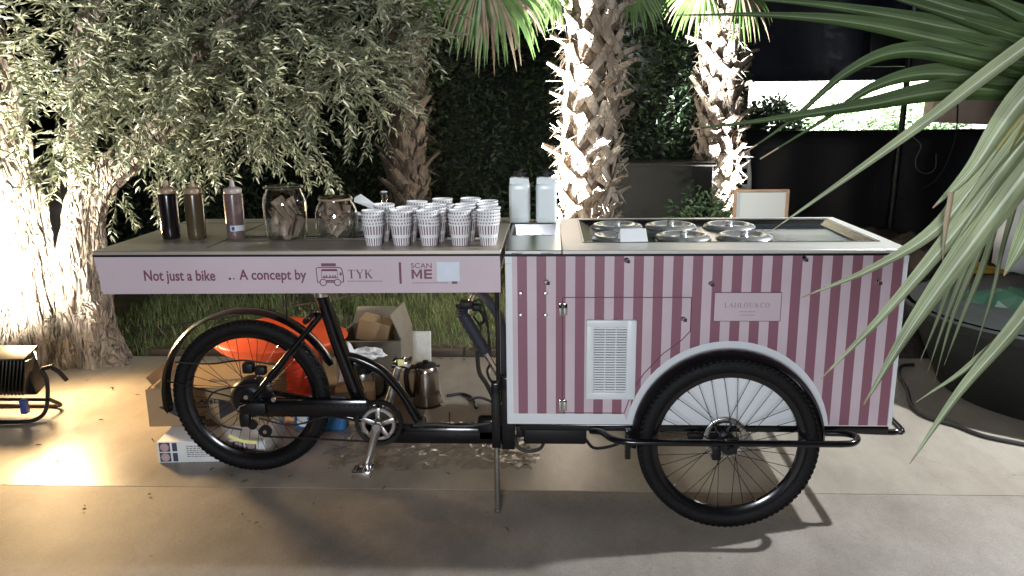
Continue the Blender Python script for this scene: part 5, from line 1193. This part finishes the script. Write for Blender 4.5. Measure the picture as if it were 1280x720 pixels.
# sign board
sp_ = thing('sign_board', 'blank white board in a pale timber frame behind the cart', 'sign board', (1.55, 3.0, 0))
a_, b__ = at(917, 237, 3.0), at(984, 275, 3.0)
b = MB(); w_ = b__.x - a_.x; h_ = 1.0; z1 = a_.z
b.box(((a_.x + b__.x) / 2, 3.0, z1 - .35), (w_ - .04, .012, .66)); b.build('board_face', mat('board_paper', (.52, .53, .5), .6, 0, .06, 3), sp_)
for (cx, cz, dx, dz) in (((a_.x + .012), z1 - .35, .024, .7), ((b__.x - .01), z1 - .35, .02, .7), ((a_.x + b__.x) / 2, z1 - .008, w_ - .045, .018), ((a_.x + b__.x) / 2, z1 - .69, w_ - .045, .02)):
    b = MB(); b.box((cx, 2.995, cz), (dx, .03, dz), .003); b.build('frame_rail', M['frame'], sp_)
for x in (a_.x + .012, b__.x - .01):
    b = MB(); b.box((x, 3.0, (z1 - .7) / 2), (.022, .03, z1 - .702)); b.build('leg', M['frame'], sp_)
# chair
ch = thing('garden_chair', 'white slatted chair half hidden behind the floodlit palm', 'chair', (1.92, 5.35, 0))
cx = 1.9; b = MB(); b.box((cx, 5.4, .45), (.44, .44, .04), .015); b.build('seat', M['wplast'], ch)
for dx in (-.19, .19):
    b = MB(); b.tube(curve([(cx + dx, 5.58, .45), (cx + dx * 1.05, 5.62, .8), (cx + dx * .9, 5.66, 1.1)], 5), .022, 8); b.build('back_post', M['wplast'], ch)
    for dy in (-.19, .19): b = MB(); b.tube([(cx + dx, 5.4 + dy, .44), (cx + dx * 1.1, 5.4 + dy * 1.1, 0)], .018, 8); b.build('leg', M['wplast'], ch)
for k in range(5): b = MB(); b.box((cx, 5.6 + .012 * k, .6 + .115 * k), (.36, .018, .07), .006); b.build('back_slat', M['wplast'], ch)
# black barrier, pole, wire, tarp
bl, brr = at(926, 166, 5.9), at(1230, 166, 5.9)
ba = thing('black_barrier', 'low black fabric screen at the right behind the cart', 'screen', (3.4, 5.9, 0))
vs = []; fs = []; nx = 60; xa, xb = bl.x - .2, 6.4; zt = bl.z
for j in range(9):
    for i in range(nx + 1):
        x = xa + (xb - xa) * i / nx; vs.append((x - 3.4, .05 * noise.noise(Vector((x * 3, j * .2, 1))) + .02 * sin(x * 9), zt * j / 8))
for j in range(8):
    for i in range(nx): a = j * (nx + 1) + i; fs.append((a, a + 1, a + nx + 2, a + nx + 1))
me = rawmesh('screen_fabric', vs, fs, M['barrier'], True); o = part('screen_fabric', me, ba); md = o.modifiers.new('thick', 'SOLIDIFY'); md.thickness = .006
b = MB(); b.tube([(xa, 5.86, zt), (xb, 5.86, zt)], .018, 8); b.build('top_rail', M['satin'], ba)
p = at(1124, 200, 5.5); b = MB(); b.tube([(p.x - .03, 5.5, 0), (p.x + .02, 5.5, 2.9)], .03, 10); tag(b.build('support_pole', M['satin'], None, 38, (p.x, 5.5, 0)), 'thin black upright pole in front of the dark screen', 'pole')
b = MB(); Yw = 5.78; b.tube(curve([at(1140, 170, Yw), at(1151, 182, Yw), at(1145, 198, Yw), at(1146, 211, Yw), at(1158, 217, Yw), at(1169, 210, Yw), at(1170, 192, Yw)], 6), .005, 6); tag(b.build('hanging_wire', M['wire'], None, 38, (4.2, Yw, 1)), 'looped grey wire hanging against the black screen', 'wire')
b = MB(); b.tube(curve([at(1195, 110, Yw), at(1197, 140, Yw), at(1192, 180, Yw), at(1170, 225, Yw), at(1125, 250, Yw)], 6), .008, 6); tag(b.build('hanging_cable', M['cable'], None, 38, (4.6, Yw, 1)), 'thick black cable draped down the black screen', 'cable')
# navy tarpaulin
vs = []; fs = []; ta, tb = at(900, 103, 6.5), at(1340, 103, 6.5)
for j in range(13):
    for i in range(41):
        x = ta.x + (tb.x - ta.x) * i / 40; z = ta.z + (4.2 - ta.z) * j / 12; vs.append((x - 3.5, .12 * noise.noise(Vector((x * 1.4, z * 1.2, 4))) + .03 * sin(x * 5 + z * 3), z))
for j in range(12):
    for i in range(40): a = j * 41 + i; fs.append((a, a + 1, a + 42, a + 41))
tp = thing('navy_tarpaulin', 'dark navy tarpaulin hung high behind the right hand palm', 'tarpaulin', (3.5, 6.5, 0)); o = part('fabric', rawmesh('fabric', vs, fs, M['tarp'], True), tp); md = o.modifiers.new('thick', 'SOLIDIFY'); md.thickness = .005
for x in (ta.x + .1, tb.x - .1): b = MB(); b.tube([(x, 6.56, 0), (x, 6.56, 4.2)], .03, 8); b.build('tarpaulin_post', M['satin'], tp)
a_ = at(1080, 84, 6.3); b_c = at(1138, 40, 6.3); sk = thing('speaker_box', 'black cabinet with a tiny panel hung before the navy tarpaulin', 'cabinet', ((a_.x + b_c.x) / 2, 6.25, a_.z))
b = MB(); b.box(((a_.x + b_c.x) / 2, 6.28, (a_.z + b_c.z) / 2), (b_c.x - a_.x, .22, b_c.z - a_.z), .01); b.build('cabinet', M['satin'], sk)
p = at(1091, 68, 6.16); b = MB(); b.box((p.x, 6.166, p.z), (.035, .004, .075)); b.build('indicator', M['nozzle'], sk)
# white wall with shrubs beyond
b = MB(); b.box((5.0, 8.6, 1.1), (7.4, .2, 2.2), .01); tag(b.build('white_wall', M['wall'], None, 38, (5, 8.6, 0)), 'white garden wall glaring under a floodlight beyond the screen', 'wall')
for i, (px, py, Yc, r, n, m, lab) in enumerate(((962, 165, 6.9, (.42, .3, .42), 2600, 'hleaf', 'dark leafy bush against the bright white wall'), (1065, 160, 7.6, (.75, .3, .55), 2000, 'bleaf', 'wide pale leafy bush in front of the bright white wall'), (1150, 165, 7.6, (.6, .3, .5), 1500, 'bleaf', 'loose pale bush just right of the black pole'))):
    c = at(px, py, Yc); bush('leafy_bush', lab, (c.x, Yc, c.z - r[2] * 1.0), r, n, .085, M[m], 20 + i)
# beige canvas
p = at(1205, 137, 6.0)
b = MB(); b.box((p.x + .1, 6.0, p.z), (.95, .3, .3), .06, Matrix.Rotation(radians(3), 3, 'Y'), seg=3); tag(b.build('canvas_roll', M['beige'], None, 38, (p.x, 6, p.z - .15)), 'rolled beige canvas lying on top of the black screen', 'canvas')
# grey post, soil heap, yellow cloth, round pot, green bag
p = at(1268, 300, 3.0); b = MB(); b.box((p.x + .12, 3.1, 1.0), (.36, .12, 2.0), .01); tag(b.build('grey_post', M['wall'], None, 38, (p.x, 3.1, 0)), 'flat pale grey post rising behind the round pot', 'post')
vs = []; fs = []; nx = 40
for j in range(nx + 1):
    for i in range(nx + 1):
        x = 2.2 + 2.6 * i / nx; y = 2.1 + 3.6 * j / nx; e = min(i, nx - i, j, nx - j) / 12; e = max(0, min(1, e)); vs.append((x, y, -.03 + e * (.42 + .16 * noise.noise(Vector((x * 2, y * 2, 0))) + .06 * noise.noise(Vector((x * 9, y * 9, 0))))))
for j in range(nx):
    for i in range(nx): a = j * (nx + 1) + i; fs.append((a, a + 1, a + nx + 2, a + nx + 1))
o = bpy.data.objects.new('soil_heap', rawmesh('soil_heap', vs, fs, M['soil'], True)); COL.objects.link(o); struct(o)
p = at(1222, 338, 2.5); tag(crumple('yellow_cloth', (p.x, 2.5, p.z - .05), (.15, .1, .06), M['yellow'], .5, 8), 'crumpled mustard yellow cloth lying behind the round pot', 'cloth')
pc = Vector((2.86, 1.42, 0)); pt = thing('round_pot', 'large round dark green plant pot at the right edge', 'plant pot', pc)
b = MB(); b.lathe([(0, .01), (.6, .0), (.63, .02), (.8, .42), (.84, .47), (.85, .49), (.84, .5), (.81, .5), (.78, .46), (.6, .2), (0, .2)], pc, 56); b.build('pot_shell', M['pot'], pt)
b = MB(); b.lathe([(.846, .44), (.86, .455), (.86, .49), (.846, .5)], pc, 56); b.build('pot_rim', M['pot'], pt)
p = at(1245, 405, 1.5); tag(crumple('green_bag', (p.x + .08, 1.5, .3), (.3, .25, .16), M['gbag'], .4, 6), 'shiny green plastic bag stuffed inside the round pot', 'bag')
b = MB(); zc = .012
def gp(px, py): r = w(Vector((px - 640, py - 360, 1000))); return CAM + r * ((zc - CAM.z) / r.z)
b.tube(curve([gp(1142, 456), gp(1127, 458), gp(1124, 470), gp(1134, 488), gp(1140, 508), gp(1160, 522), gp(1195, 532), gp(1230, 545), gp(1290, 557)], 6), .011, 8); tag(b.build('floor_cable', M['cable'], None, 38, (2.1, 1.2, 0)), 'black cable curving over the ground around the round pot', 'cable')
# grey wall behind the olive
b = MB(); e_ = at(98, 300, 3.0); b.box((e_.x - 1.6, 3.1, .6), (3.2, .16, 1.2), .01); tag(b.build('garden_wall', M['gwall'], None, 38, (e_.x - 1.6, 3.1, 0)), 'low dim grey wall glimpsed between the olive trunks', 'wall')
